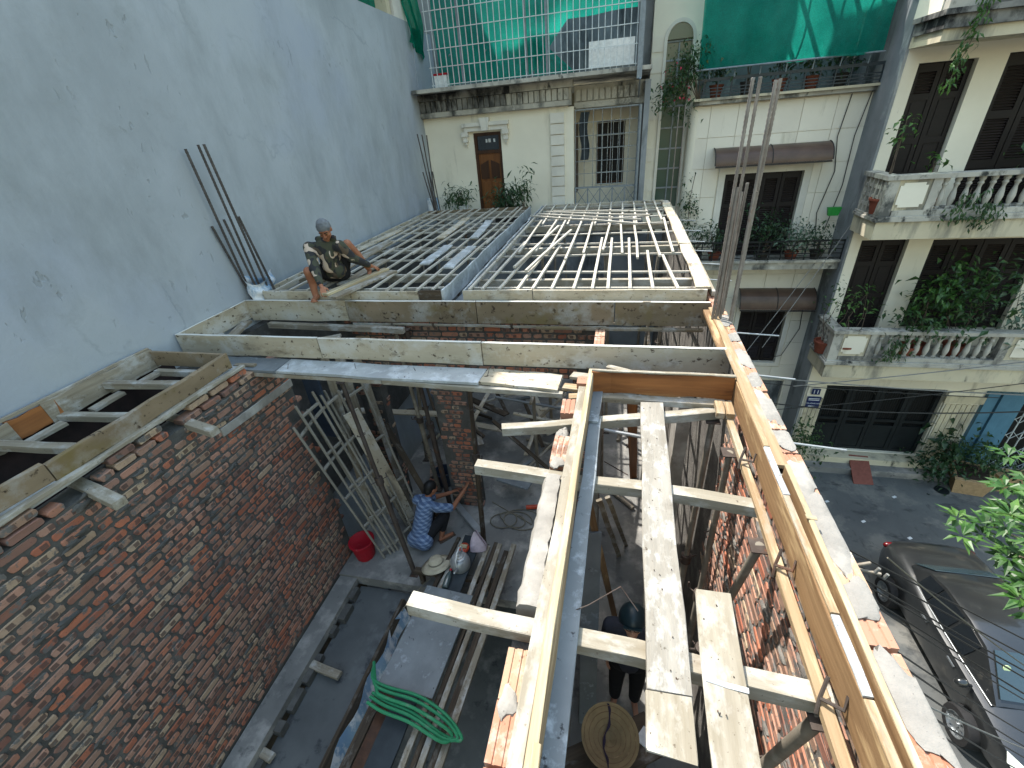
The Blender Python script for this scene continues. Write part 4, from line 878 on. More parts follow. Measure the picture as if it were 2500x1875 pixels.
for k in range(14):
    y = -.4+k*.27+rng.uniform(-.05, .05); m.box(-3.44+rng.uniform(-.03, .01), -3.36+rng.uniform(-.02, .05), y, y+rng.uniform(.1, .24), -3.81, -3.72+rng.uniform(-.03, .04))
tag(m.build('rubble_strip', 'mortar_dark'), 'broken mortar rubble along the foot of the left brick wall', 'rubble', kind='stuff')

def brick_variant(W, seed):
    """worn brick: uneven rounded outline, chamfered front; local -y is the visible face"""
    r = random.Random(seed); h = .053; d = .1
    out = [(-W/2, -h*.28), (-W/2+.012, -h/2), (-W*.2, -h/2), (W*.22, -h/2), (W/2-.012, -h/2), (W/2, -h*.28), (W/2, h*.28), (W/2-.012, h/2), (W*.2, h/2), (-W*.22, h/2), (-W/2+.012, h/2), (-W/2, h*.28)]
    out = [(x+r.gauss(0, .0025), z+r.gauss(0, .0018)) for x, z in out]; n_ = len(out)
    v_ = [(x*.975, r.gauss(0, .001), z*.88) for x, z in out]+[(x, .006, z) for x, z in out]+[(x, d, z) for x, z in out]
    F = [tuple(range(n_))]+[(n_+i, n_+(i+1) % n_, (i+1) % n_, i) for i in range(n_)]+[(2*n_+i, 2*n_+(i+1) % n_, n_+(i+1) % n_, n_+i) for i in range(n_)]
    return v_, F
def uv_from(me, coords_):
    uv = me.uv_layers.new(name='UVMap'); uv.data.foreach_set('uv', [t for l in me.loops for t in coords_[l.vertex_index]])
BW = (.212, .212, .212, .212, .158, .104, .104); BR = [brick_variant(w, 50+i) for i, w in enumerate(BW)]; BM = []
for v_, F in BR:
    me = bpy.data.meshes.new('brick'); me.from_pydata(v_, [], F); me.materials.append(MAT['brick']); uv_from(me, [(p[0], p[2]) for p in v_]); BM.append(me)
CAMP = V((0, 0, 1.75))
def brick_face(parent, M, L, z0, z1, limit=300, pst=.5, holes=(), proud=.004):
    """courses over local x 0..L, facing local -y; nearest bricks as single objects, the rest as one part"""
    items = []; z = z0+.034; row = 0
    while z < z1-.02:
        x = rng.uniform(-.16, 0)
        while x < L-.03:
            kind = rng.randrange(4) if rng.random() < pst else rng.choice((4, 5, 6, 5, 6)); w = BW[kind]
            a, b = x, x+w; x += w+.016+rng.uniform(-.003, .012)
            if a < -.01 or b > L+.01:
                continue
            if any(h[0] < (a+b)/2 < h[1] and h[2] < z < h[3] for h in holes): continue
            T = M @ Matrix.Translation(((a+b)/2, rng.uniform(-proud, proud), z+rng.gauss(0, .0015))) @ Matrix.Rotation(rng.gauss(0, .012), 4, 'Y') @ Matrix.Rotation(rng.gauss(0, .012), 4, 'Z')
            items.append(((T.translation-CAMP).length, kind, T))
        z += .0795; row += 1
    items.sort(key=lambda t: t[0])
    for _, kind, T in items[:limit]:
        o = link('brick', BM[kind], None); o.matrix_world = T
        o.parent = parent; o.matrix_parent_inverse = Matrix.Translation(-V(parent.location)) if parent.type == 'EMPTY' else Matrix()
    if len(items) > limit:
        vs_, fs, rv, uvs = [], [], [], []
        for _, kind, T in items[limit:]:
            v_, F = BR[kind]; o_ = len(vs_); r_ = rng.random(); vs_ += [tuple(T @ V(p)) for p in v_]; fs += [tuple(i+o_ for i in q_) for q_ in F]; rv += [r_]*len(F); uvs += [(p[0], p[2]) for p in v_]
        me = bpy.data.meshes.new('brickwork'); me.from_pydata(vs_, [], fs)
        at = me.attributes.new('rnd', 'FLOAT', 'FACE'); at.data.foreach_set('value', rv)
        uv_from(me, uvs); o = link('brickwork', me, 'brick', parent); o['kind'] = 'stuff'
RotL = Matrix.Rotation(R(90), 4, 'Z'); RotR = Matrix.Rotation(R(-90), 4, 'Z')

# ---- left brick wall (faces the room, +x)
lw = thing('left_brick_wall', 'dark red brick wall at lower left under the timber form', 'brick wall', (-3.8, 1.8, FZ))
B('core', 'mortar_dark', -3.95, -3.709, -.6, 3.8, -7.29, -.34, lw)
brick_face(lw, Matrix.Translation((-3.7, -.2, 0)) @ RotL, 4.0, FZ, -.27, 300, .6, [(2.52, 2.72, -.42, -.2), (1.72, 1.92, -.42, -.2)])
for y in (1.0, 1.25, 1.95, 2.2, 2.7, 2.95, 3.2):
    o = link('brick', BM[0], None); o.matrix_world = Matrix.Translation((-3.71, y, -.232)) @ RotL; o.parent = lw; o.matrix_parent_inverse = Matrix.Translation(-V(lw.location))
def smear(parent, M, r_, mat='mortar_dark'):
    """lump of squeezed-out mortar stuck on a wall face (local -y outward)"""
    n_ = 14; ph = rng.uniform(0, 6); vs_ = []
    for (k, hh) in ((1, .004), (.85, -.006), (.45, -.011)):
        for i in range(n_):
            a = 2*math.pi*i/n_; w = 1+.25*math.sin(3*a+ph)+.18*math.sin(5*a-ph)+rng.uniform(-.08, .08)
            vs_.append(M @ V((math.cos(a)*r_*1.7*k*w, hh+rng.gauss(0, .0015), math.sin(a)*r_*.6*k*w)))
    fs = [((q_+1)*n_+i, (q_+1)*n_+(i+1) % n_, q_*n_+(i+1) % n_, q_*n_+i) for q_ in range(2) for i in range(n_)]+[tuple(2*n_+i for i in range(n_-1, -1, -1))]
    MB().add(vs_, fs).build('mortar_smear', mat, parent, True)
for i in range(70): smear(lw, Matrix.Translation((-3.7, rng.uniform(.7, 3.3), -.3-abs(rng.gauss(0, 1.1)))) @ RotL, rng.uniform(.02, .05))
plank('lintel_band', (-3.69, 2.75, -.62), (-3.69, 3.8, -.66), .09, .02, 'cement', lw, (1, 0, 0)); brick_face(lw, Matrix.Translation((-3.95, 3.815, 0)), .22, FZ, -.5, 20, .5)
# ---- far cross wall with piers
cw = thing('cross_brick_wall', 'brick cross wall with piers under the long beam form', 'brick wall', (-2, 5, FZ))
MB().box(-3.69, -.2, 4.92, 5.08, -1.1, -.3).box(-3.66, -3.3, 4.93, 5.1, FZ, -1.102).box(-2.48, -1.98, 4.93, 5.1, FZ, -1.102).box(-.48, -.2, 4.93, 5.1, FZ, -1.102).build('core', 'mortar_dark', cw)
brick_face(cw, Matrix.Translation((-3.68, 4.91, 0)), 3.46, -1.1, -.3, 130, .4)
brick_face(cw, Matrix.Translation((-3.68, 4.92, 0)), .38, FZ, -1.1, 70, .4); brick_face(cw, Matrix.Translation((-2.5, 4.92, 0)), .53, FZ, -1.1, 100, .3); brick_face(cw, Matrix.Translation((-3.29, 4.91, 0)) @ RotL, .22, FZ, -1.1, 40, .5); brick_face(cw, Matrix.Translation((-.5, 4.92, 0)), .3, FZ, -1.1, 40, .3)
# ---- right parapet wall with grooved top bricks
rw = thing('right_brick_wall', 'long brick boundary wall with mortar-patched sunlit top at right', 'brick wall', (1.02, 4, GZ))
B('core', 'mortar', .967, 1.075, -.4, 11.3, GZ+.002, -.075, rw)
B('mortar_fillet', 'skim', .935, .966, -.4, 2.12, -.09, -.03, rw)
brick_face(rw, Matrix.Translation((.96, 3.35, 0)) @ RotR, 3.1, -2.4, -.1, 300, .75, (), .003)
gp_ = [(-.052, 0), (-.052, -.06), (.052, -.06), (.052, 0), (.026, 0), (.022, -.006), (.016, -.006), (.012, 0), (-.012, 0), (-.016, -.006), (-.022, -.006), (-.026, 0)]
def grooved(L): return MB().prism(gp_, -L/2, L/2, Matrix(((1, 0, 0, 0), (0, 0, 1, 0), (0, 1, 0, 0), (0, 0, 0, 1))))
gme = None
def top_brick(parent, x, y, z, ang=0):
    global gme
    if gme is None:
        o = grooved(.205).build('brick', 'brick_bright'); gme = o.data
    else: o = link('brick', gme, None)
    o.matrix_world = Matrix.Translation((x, y, z)) @ Matrix.Rotation(ang, 4, 'Z'); o.parent = parent; o.matrix_parent_inverse = Matrix.Translation(-V(parent.location)); return o
def patch(parent, x, y, z, rx, ry, h, mat='cement', name='mortar_patch'):
    m = MB(); n_ = 18; ph = rng.uniform(0, 6); vs_ = []
    for ring_, (k, hh) in enumerate(((1, -.004), (.93, h*.55), (.6, h), (.25, h*1.05))):
        for i in range(n_):
            a = 2*math.pi*i/n_; w = 1+.16*math.sin(3*a+ph)+.1*math.sin(5*a+ph*2)+rng.uniform(-.06, .06)
            vs_.append((x+math.cos(a)*rx*k*w, y+math.sin(a)*ry*k*w, z+hh+(rng.gauss(0, h*.12) if ring_ else 0)))
    fs = [(r_*n_+i, r_*n_+(i+1) % n_, (r_+1)*n_+(i+1) % n_, (r_+1)*n_+i) for r_ in range(3) for i in range(n_)]+[tuple(3*n_+i for i in range(n_))]
    return m.add(vs_, fs).build(name, mat, parent, True)
def skim(parent, y0, ry):
    """thin irregular skim of mortar lying on the wall top between its two faces"""
    m = MB(); n_ = 26; vs_ = []; ph = rng.uniform(0, 6)
    for (k, hh) in ((1, -.012), (.97, -.0095), (.8, -.006), (.4, -.003)):
        for i in range(n_):
            a = 2*math.pi*i/n_; w = 1+.22*math.sin(2*a+ph)+.14*math.sin(5*a+ph*2)+rng.uniform(-.1, .1)
            x = 1.022+max(-.0525, min(.0525, math.cos(a)*.085*w))*k; vs_.append((x, y0+math.sin(a)*ry*k*w, hh+rng.gauss(0, .0007)))
    fs = [(r_*n_+i, r_*n_+(i+1) % n_, (r_+1)*n_+(i+1) % n_, (r_+1)*n_+i) for r_ in range(3) for i in range(n_)]+[tuple(3*n_+i for i in range(n_))]
    return m.add(vs_, fs).build('mortar_patch', 'skim', parent, True)
y = .05; k = 0
while y < 11.2:
    top_brick(rw, 1.022+rng.uniform(-.006, .006), y+.103, -.014+rng.uniform(-.004, .004), rng.gauss(0, .012)); y += .222+rng.uniform(-.006, .012); k += 1
for (py, ry) in ((.45, .3), (.98, .16), (1.36, .1), (1.74, .2), (2.08, .12), (2.42, .08), (2.78, .2), (3.14, .12), (3.5, .14), (3.9, .1), (4.3, .12), (5.6, .18), (6.7, .14), (7.9, .22), (9.2, .15), (10.1, .2)):
    skim(rw, py, ry)
# mortar fins on the inner face
for i in range(40): smear(rw, Matrix.Translation((.96, rng.uniform(.5, 3.1), rng.uniform(-1.7, -.15))) @ RotR, rng.uniform(.02, .05), 'mortar')
# timber strips along the far part of the wall top, iron ties poking out
for (a, b) in ((4.95, 6.9), (6.92, 8.9), (8.92, 10.8)): plank('edge_board', (.925, a, .085), (.925, b, .085), .15, .03, 'board_grey', rw, wob=.004)
plank('edge_batten', (1.02, 4.95, .03), (1.03, 10.8, .03), .04, .05, 'wood_old', rw)
for i, (y, L_) in enumerate(((5.7, .3), (6.4, .35), (7.1, .3), (7.7, .28), (8.5, .32), (9.4, .36), (4.1, .4), (3.3, .3), (2.45, .33))): pole('tie_rod', (1.0, y, -.05), (1.05+L_, y-.02, -.07), .007, 'galv', rw)

# ---- partition wall under the left rail
pw = thing('partition_wall', 'low grooved-brick partition with cement capping under the left rail', 'brick wall', (-.34, 1.8, FZ))
B('core', 'mortar', -.395, -.285, -.5, 3.12, FZ, -.285, pw)
for yb in (2.97, 2.47, 2.37, .93, .72, .5, .28, .06): top_brick(pw, -.34, yb, -.222, rng.gauss(0, .02))
for yb in (2.98, 2.47, .93): 
    o = top_brick(pw, -.338, yb+.01, -.283+.0, 0)
patch(pw, -.34, 2.62, -.245, .05, .07, .03); patch(pw, -.34, 2.28, -.225, .05, .06, .012); patch(pw, -.35, .82, -.222, .04, .06, .014); patch(pw, -.36, .42, -.222, .05, .08, .014)
m = MB(); ny = 22; vs_ = []
for i in range(ny+1):
    y = 1.22+(2.13-1.22)*i/ny
    for (x, z) in ((-.402, -.285), (-.402, -.225), (-.385, -.198), (-.34, -.19), (-.295, -.198), (-.282, -.225), (-.282, -.285)): vs_.append((x+rng.gauss(0, .003), y, z+rng.gauss(0, .0025)))
m.add(vs_, [(i*7+k, i*7+k+1, (i+1)*7+k+1, (i+1)*7+k) for i in range(ny) for k in range(6)]+[tuple(range(6, -1, -1)), tuple(ny*7+k for k in range(7))]).build('cement_cap', 'cement', pw, True)
brick_face(pw, Matrix.Translation((-.282, -.2, 0)) @ RotL, 3.3, -2.6, -.32, 60, .6)
B('partition_plaster', 'cement', -.279, -.262, 1.0, 2.2, FZ+.001, -.62, pw)

# ---------------------------------------------------------------- formwork
def form(name, label, loc): return thing(name, label, 'formwork', loc)
# long beam form across the site
bf = form('beam_form', 'long two-sided timber beam form spanning the site', (-2, 4.2, -.3))
xs = [-4.84, -3.35, -1.62, -.02, .97]
for i, (a, b) in enumerate(((-4.84, -3.02), (-3.01, -1.24), (-1.23, .97))): plank('front_board', (a, 3.645, -.118), (b, 3.645, -.118-.004*i), .235, .03, 'board_grey', bf, (0, -1, 0), 7, .0025)
for i, (a, b, mt) in enumerate(((-4.83, -3.35, 'board_grey'), (-3.34, -1.62, 'board_stained'), (-1.61, -.02, 'board_stained'), (-.01, .96, 'board_stained'))): plank('back_board', (a, 4.745, -.136), (b, 4.745, -.136), .272, .03, mt, bf, (0, -1, 0), 6, .0025)
for (a, b, y, z) in ((-4.84, -3.02, 3.645, .003), (-3.01, -1.24, 3.645, .001), (-1.23, .97, 3.645, -.003), (-4.83, -1.62, 4.745, .003), (-1.61, .96, 4.745, .003)): plank('cut_edge', (a, y, z), (b, y, z), .031, .005, 'cut_edge', bf, seg=8, wob=.001)
plank('cut_edge', (-4.84, 3.665, .003), (-4.84, 4.73, .003), .026, .005, 'cut_edge', bf, seg=4, wob=.001)
plank('end_board', (-4.84, 3.665, -.12), (-4.84, 4.73, -.12), .24, .025, 'board_grey', bf, (1, 0, 0))
plank('end_block', (-4.6, 4.05, -.24), (-4.75, 4.55, -.22), .13, .03, 'wood_old', bf); plank('end_block', (-4.72, 3.9, -.2), (-4.76, 4.1, -.2), .12, .03, 'wood_old', bf)
plank('bearer', (-4.5, 4.64, -.3), (-2.55, 4.62, -.33), .07, .07, 'wood_old', bf); plank('packing', (-3.75, 4.2, -.36), (-3.3, 4.4, -.33), .12, .03, 'wood_old', bf)
for x in (-3.7, -2.75, -2.2, -1.2, -.75): plank('cleat', (x, 4.718, -.28), (x+.02, 4.718, -.33), .03, .02, 'wood_dark', bf, (0, -1, 0), 2)
plank('cross_strip', (-3.3, 4.725, -.3), (-.1, 4.725, -.3), .02, .03, 'wood_old', bf)
plank('sill_board', (-.9, 4.7, -.3), (.92, 4.7, -.3), .05, .03, 'board_stained', bf)
plank('corner_board', (.95, 3.67, -.04), (.95, 4.55, -.02), .17, .03, 'wood_tan', bf)
# brick pillar in the gap
pg = thing('brick_stub', 'short grooved-brick stub between the two beam boards', 'brick pier', (-.16, 4.3, -.6))
for y in (4.6, 4.38, 4.16, 3.94): top_brick(pg, -.16, y, -.3)
B('core', 'mortar', -.21, -.11, 3.84, 4.7, FZ, -.362, pg)
# wide soffit plank in front of the beam form
sp_ = form('soffit_planks', 'wide cement-smeared soffit planks in front of the beam form', (-2.4, 3.5, -.35))
for i, (a, b, mt) in enumerate(((-4.28, -3.42, 'panel_slate'), (-3.41, -1.2, 'board_blue'), (-1.19, -.46, 'board_grey'))): plank('soffit_board', (a, 3.515-.02*i, -.268-.001*i), (b, 3.495-.045*i, -.268-.001*i), .27, .03, mt, sp_, (0, 0, 1), 6, .003, ragged=.01)
plank('edge_batten', (-4.0, 3.4, -.315), (-2.2, 3.36, -.312), .05, .045, 'wood_old', sp_); plank('edge_batten', (-2.19, 3.36, -.312), (-.42, 3.28, -.315), .05, .05, 'wood_pale', sp_)
plank('top_plank', (-3.96, 3.43, -.24), (-3.72, 3.45, -.24), .05, .02, 'wood_old', sp_)
for x in (-3.3, -2.55, -1.9, -1.15): pole('nail', (x, 3.47+rng.uniform(-.06, .05), -.26), (x+rng.uniform(-.02, .02), 3.47+rng.uniform(-.05, .05), -.2), .003, 'rust_steel', sp_, 5)
tag(B('rough_party_wall', 'mortar_rough', -4.868, -4.81, -.9, 3.44, -7.3, -.2), 'unplastered dark lower party wall inside the left channel', 'wall')
# left channel form on the brick wall
lc = form('channel_form', 'open timber channel form on top of the left brick wall', (-4.2, 2.2, -.2))
for (a, b) in ((-.3, 1.55), (1.56, 3.21)): plank('inner_board', (-3.78-.03*(a < 1), a, -.072), (-3.77, b, -.066), .15, .035, 'board_stained', lc, (1, 0, 0), 6, .006)
for (a, b, mt, h_) in ((-.3, 1.4, 'wood_old', .2), (1.36, 1.95, 'wood_old', .2), (1.94, 2.3, 'wood_brown', .17), (2.2, 2.78, 'wood_old', .2), (2.72, 3.26, 'wood_old', .2)): plank('outer_board', (-4.76+rng.uniform(-.01, .01), a, -.1), (-4.76, b, -.1), h_, .03, mt, lc, (1, 0, .12), 4, .005)
plank('outer_cap', (-4.79, -.3, .012), (-4.79, 3.25, .012), .03, .03, 'wood_old', lc); plank('end_board', (-4.74, 3.235, -.08), (-3.78, 3.215, -.08), .16, .03, 'board_stained', lc, (0, -1, 0))
for (y, z, mt) in ((2.78, -.1, 'wood_old'), (2.34, -.17, 'wood_pale'), (1.86, -.12, 'wood_old'), (1.2, -.14, 'wood_old')): plank('tie', (-4.74, y-.07, z), (-3.8, y, z), .075, .06, mt, lc, seg=4)
for (y, dx) in ((2.55, .1), (2.05, .06), (3.0, .1)): plank('cleat', (-4.7+dx, y-.14, -.19), (-4.66+dx, y+.14, -.17), .1, .03, 'wood_pale' if y < 2.4 else 'wood_old', lc)
plank('tie', (-4.6, 3.1, -.17), (-3.84, 3.1, -.17), .06, .06, 'wood_old', lc)
plank('ledger', (-3.73, -.3, -.168), (-3.73, 3.3, -.168), .06, .03, 'wood_pale', lc, wob=.003); plank('ledger', (-3.84, -.3, -.2), (-3.84, 3.3, -.2), .17, .04, 'board_blue', lc, wob=.003)
for i, (y0, z0) in enumerate(((2.52, -.345), (1.66, -.335))):
    lone(plank('joist_stub', (-3.98, y0+.06, z0), (-3.36, y0-.07, z0-.01), .085, .065, 'wood_pale'), ('far pale joist stub poking out of the left brick wall', 'near pale joist stub poking out of the left brick wall')[i], 'joist stub')
# right channel form
rc = form('edge_form', 'sunlit timber edge form along the right wall and its end board', (.9, 1.8, -.1))
plank('inner_board', (.87, -.1, -.092), (.905, 3.16, -.092), .185, .028, 'wood_tan', rc, (-1, 0, 0), 9, .003)
plank('bottom_batten', (.82, -.1, -.2), (.835, 3.0, -.2), .045, .035, 'wood_new', rc, wob=.002)
for (a, b, mt) in ((-.1, .95, 'wood_new'), (.96, 1.25, 'board_blue'), (1.26, 1.9, 'wood_new'), (1.91, 2.3, 'board_blue'), (2.31, 3.6, 'wood_new')): plank('top_strip', (.874+.034*(a+.1)/3.26, a, .008), (.874+.034*(b+.1)/3.26, b, .008), .032, .014, mt, rc, seg=3, wob=.001)
plank('outer_board', (.903, -.1, -.03), (.944, 2.1, -.035), .16, .022, 'wood_tan', rc, (-1, 0, 0), 8, .002); plank('outer_cap', (.903, -.1, .056), (.944, 2.1, .05), .024, .01, 'wood_yellow', rc, seg=8, wob=.001)
plank('wall_plate', (.945, 2.15, -.005), (.95, 4.6, -.01), .06, .025, 'wood_new', rc); plank('tape', (.915, 1.72, .06), (.96, 1.72, .058), .025, .004, 'wood_yellow', rc, seg=2)
plank('end_board', (-.165, 3.135, -.075), (.885, 3.12, -.075), .185, .028, 'wood_brown', rc, (0, -1, .06), 7, .006)
plank('end_cap', (-.165, 3.136, .024), (.89, 3.121, .024), .03, .014, 'wood_pale', rc, seg=6); plank('end_sill', (-.1, 3.085, -.195), (.8, 3.06, -.2), .075, .05, 'wood_old', rc)
for x in (.77, .835): plank('corner_block', (x, 2.86, -.165), (x+.01, 3.03, -.165), .058, .045, 'wood_new', rc, seg=2)
for (y, z) in ((2.37, -.15), (1.6, -.16), (1.02, -.16)):
    MB().tube([(.79, y-.03, z-.05), (.8, y, z), (.83, y+.05, z+.06)], .0075, 6).tube([(.8, y, z), (.86, y-.04, z+.02), (.875, y-.01, z+.06)], .0075, 6).build('tie_hook', 'rust_steel', rc, True)
# left rail of the bay
rl_ = form('rail_form', 'pale timber rail form over the brick partition, running away from us', (-.2, 1.8, -.1))
plank('rail_board', (-.205, -.1, -.085), (-.172, 3.17, -.085), .175, .03, 'wood_new', rl_, (1, 0, 0), 9, .003); plank('rail_cap', (-.207, -.1, .009), (-.174, 3.17, .009), .036, .016, 'wood_yellow', rl_, seg=9)
plank('side_batten', (-.262, -.1, -.045), (-.222, 2.95, -.045), .055, .05, 'wood_pale', rl_, wob=.003); plank('splice', (-.19, .3, .022), (-.184, .62, .022), .03, .015, 'wood_yellow', rl_, seg=2)
plank('soffit', (-.155, -.1, -.185), (-.115, 2.75, -.185), .085, .025, 'panel_slate', rl_, wob=.002); plank('soffit', (-.135, 2.68, -.165), (-.118, 3.12, -.17), .085, .025, 'panel_slate', rl_)
# joists and walk planks
lone(plank('joist', (-.8, 2.6, -.238), (.84, 3.03, -.235), .075, .07, 'wood_pale', wob=.004), 'farthest pale joist across the open bay, pointed left end', 'joist')
lone(plank('joist', (-.88, 2.17, -.238), (.86, 2.06, -.238), .078, .072, 'wood_pale', wob=.0045), 'middle pale joist across the open bay, above the worker in plaid', 'joist')
lone(plank('joist', (-.92, 1.17, -.238), (.87, 1.06, -.238), .08, .075, 'wood_pale', wob=.0045), 'nearest thick pale joist with paint splashes across the bay', 'joist')
pk = thing('walk_plank', 'long wide cement-crusted plank lying lengthwise on the joists', 'plank', (.28, 1.9, -.18))
plank('board', (.305, 3.0, -.182), (.262, .94, -.182), .168, .034, 'plank_worn', pk, wob=.002, ragged=.008); plank('board', (.262, .938, -.182), (.256, .74, -.182), .17, .034, 'wood_pale', pk, seg=3, ragged=.01)
pk0 = pk; pk = thing('walk_plank', 'short nail-pocked pale plank with metal strap, at right of the long plank', 'plank', (.47, 1, -.18))
plank('board', (.487, 1.41, -.18), (.455, .5, -.18), .155, .032, 'wood_pale', pk, wob=.004, ragged=.01); plank('strap', (.405, 1.02, -.1625), (.556, 1.0, -.1625), .02, .003, 'galv', pk, seg=2)
for (x, y, nl) in [(.27+rng.uniform(-.05, .05), rng.uniform(.8, 2.95), pk0) for _ in range(14)]+[(.47+rng.uniform(-.05, .05), rng.uniform(.6, 1.38), pk) for _ in range(9)]: MB().cyl((x, y, -.17), (x+rng.gauss(0, .004), y+rng.gauss(0, .004), -.158), .0026, None, 6).build('nail', 'rust_steel', nl)
# loose offcuts by the corner
for i, (p, q, w) in enumerate((((-.42, 3.34, -.27), (-.2, 3.3, -.255), .09), ((-.36, 3.48, -.23), (-.12, 3.4, -.2), .1), ((-.2, 3.5, -.2), (.12, 3.42, -.19), .09), ((-.05, 3.56, -.17), (.16, 3.44, -.16), .06), ((-.36, 3.2, -.285), (-.18, 3.22, -.28), .08))):
    lone(plank('wood_offcut', p, q, w, .03, 'wood_pale' if i % 2 else 'wood_new', seg=2), ('flat offcut at the left end of the corner scrap pile', 'tan offcut tilted on the corner scrap pile', 'pale offcut behind the end board top', 'small pale offcut at the top of the scrap pile', 'lowest offcut under the rail end')[i], 'wood offcut')
tag(B('brick_offcut', 'brick_bright', -.3, -.2, 3.28, 3.4, -.24, -.19), 'half brick on the corner scrap pile', 'brick')

# ---------------------------------------------------------------- slab formwork grids
def slab(label, x0, x1, y0, y1):
    e = form('slab_form', label, ((x0+x1)/2, (y0+y1)/2, .1))
    return e
sA = slab('left slab formwork grid of pale battens, in shade behind the squatting man', -4.6, -2.06, 4.82, 10.75)
for (a, b) in ((-4.6, -3.3), (-3.29, -2.37)): plank('front_board', (a, 4.83, .035), (b, 4.83, .035), .13, .025, 'board_grey', sA, (0, -1, 0))
plank('front_patch', (-2.36, 4.828, .03), (-2.075, 4.828, .03), .15, .022, 'wood_dark', sA, (0, -1, 0))
plank('left_board', (-4.61, 4.84, .04), (-4.6, 10.75, .04), .13, .025, 'board_grey', sA, (1, 0, 0))
for (a, b) in ((4.84, 7.0), (7.01, 9.0), (9.01, 10.75)): plank('channel_board', (-2.06, a, .0), (-2.05, b, .0), .21, .025, 'board_blue', sA, (1, 0, 0), wob=.003)
plank('back_board', (-4.6, 10.76, .04), (-2.05, 10.76, .04), .12, .025, 'board_stained', sA, (0, -1, 0)); plank('channel_soffit', (-1.93, 4.85, -.15), (-1.93, 10.75, -.15), .2, .03, 'panel_slate', sA)
for x in (-4.42, -4.2, -3.98, -3.75, -3.5, -3.26, -3.03, -2.82, -2.6, -2.38, -2.2):
    y = 4.86
    for seg_, ye in enumerate((7.4+rng.uniform(-.7, .7), 10.74)):
        plank('batten', (x+rng.gauss(0, .012)+seg_*.035, y, .1), (x+rng.gauss(0, .03)+seg_*.035, ye, .1), .03, .028, 'batten', sA, seg=3, wob=.0012); y = ye-.45
for k in range(9): plank('cross_bar', (-4.58, 4.95+k*.68+rng.gauss(0, .04), .071), (-2.08, 4.95+k*.68+rng.gauss(0, .05), .071), .028, .026, 'batten', sA, seg=3, wob=.0015)
for y in (5.6, 7.2, 8.8, 10.3): plank('bearer', (-4.7, y, .01), (-2.1, y, .01), .07, .09, 'wood_old', sA)
sB = slab('right slab formwork grid of battens, mostly sunlit, next to the parapet', -1.79, .92, 4.82, 10.8)
for (a, b) in ((-1.79, -.95), (-.94, .93)): plank('front_board', (a, 4.835, .04), (b, 4.835, .045), .135, .025, 'board_grey', sB, (0, -1, 0))
for (a, b) in ((4.85, 7.2), (7.21, 9.1), (9.11, 10.75)): plank('channel_board', (-1.79, a, .02), (-1.77, b, .02), .17, .025, 'board_blue', sB, (1, 0, 0), wob=.003)
plank('back_board', (-1.79, 10.8, .05), (.9, 10.8, .05), .12, .025, 'board_grey', sB, (0, -1, 0))
for i, x in enumerate((-1.72, -1.56, -1.35, -1.13, -.95, -.73, -.48, -.27, -.1, .14, .38, .64)):
    plank('batten', (x, 4.86, .105), (x+rng.gauss(.0, .02)+(.08 if i < 5 else 0), 6.7+rng.uniform(-.5, .75), .105), .034, .03, 'batten', sB, seg=3, wob=.0012)
for i, x in enumerate((-1.7, -1.45, -1.2, -.98, -.72, -.5, -.2, .02, .25, .48, .7)):
    plank('batten', (x+rng.gauss(0, .03), 6.3+rng.uniform(-.3, .3), .135), (x+rng.gauss(0, .025), 8.8+rng.uniform(-.3, .3), .135), .032, .028, 'batten', sB, seg=3, wob=.0012)
for i, x in enumerate((-1.68, -1.42, -1.18, -.94, -.7, -.44, -.2, .04, .28, .5, .72)):
    plank('batten', (x, 8.45+rng.uniform(-.2, .2), .11), (x+rng.gauss(0, .02), 10.78, .11), .032, .028, 'batten', sB, seg=3, wob=.0012)
for k in range(9): plank('cross_bar', (-1.76, 4.98+k*.7+rng.gauss(0, .05), .073), (.84, 4.98+k*.7+rng.gauss(0, .06), .073), .03, .026, 'batten', sB, seg=3, wob=.0015)
for y in (5.4, 7.0, 8.6, 10.2): plank('bearer', (-1.75, y, .008), (.85, y, .008), .07, .09, 'wood_pale', sB)
for i, (p, q) in enumerate((((-1.75, 9.15, .17), (.3, 8.05, .165)), ((-1.6, 9.3, .175), (.35, 8.35, .175)), ((-1.5, 9.55, .17), (.52, 8.75, .17)), ((-1.35, 9.5, .19), (.5, 9.05, .185)), ((-1.05, 8.1, .165), (-1.32, 5.6, .165)), ((-.8, 7.7, .17), (-1.12, 5.4, .165)))):
    lone(plank('loose_batten', p, q, .034, .03, 'batten', seg=3, wob=.003), ('lowest of the pale battens lying slantwise over the right grid', 'second slanting batten over the right grid', 'third slanting batten over the right grid', 'topmost slanting batten over the right grid', 'loose batten lying near the left of the right grid', 'second loose batten near the left of the right grid')[i], 'batten')
for i, (x, y0, y1, mt, lb_) in enumerate(((-4.35, 6.3, 8.4, 'board_grey', 'grey board on the left grid nearest the plastered wall'), (-4.05, 5.3, 7.4, 'wood_old', 'long grey board on the left grid behind the squatting man'), (-3.88, 5.2, 7.0, 'wood_old', 'second long board beside it on the left grid'),
        (-3.1, 7.6, 9.4, 'board_grey', 'grey board in the middle of the left grid'), (-2.72, 5.9, 7.0, 'board_blue', 'short bluish board near the channel on the left grid'), (-2.28, 5.7, 6.9, 'board_blue', 'bluish board right beside the channel on the left grid'), (-2.45, 7.5, 9.0, 'board_blue', 'bluish board farther along the channel, left grid'), (-3.5, 5.0, 6.2, 'wood_old', 'board under the squatting man on the left grid'))):
    lone(plank('loose_board', (x, y0, .128), (x+rng.gauss(0, .05), y1, .128), .15, .022, mt, wob=.003), lb_, 'board')
lone(plank('held_board', (-3.44, 4.52, .16), (-3.17, 5.62, .15), .1, .03, 'wood_yellow', wob=.001), 'pale yellow board held by the squatting man', 'board')
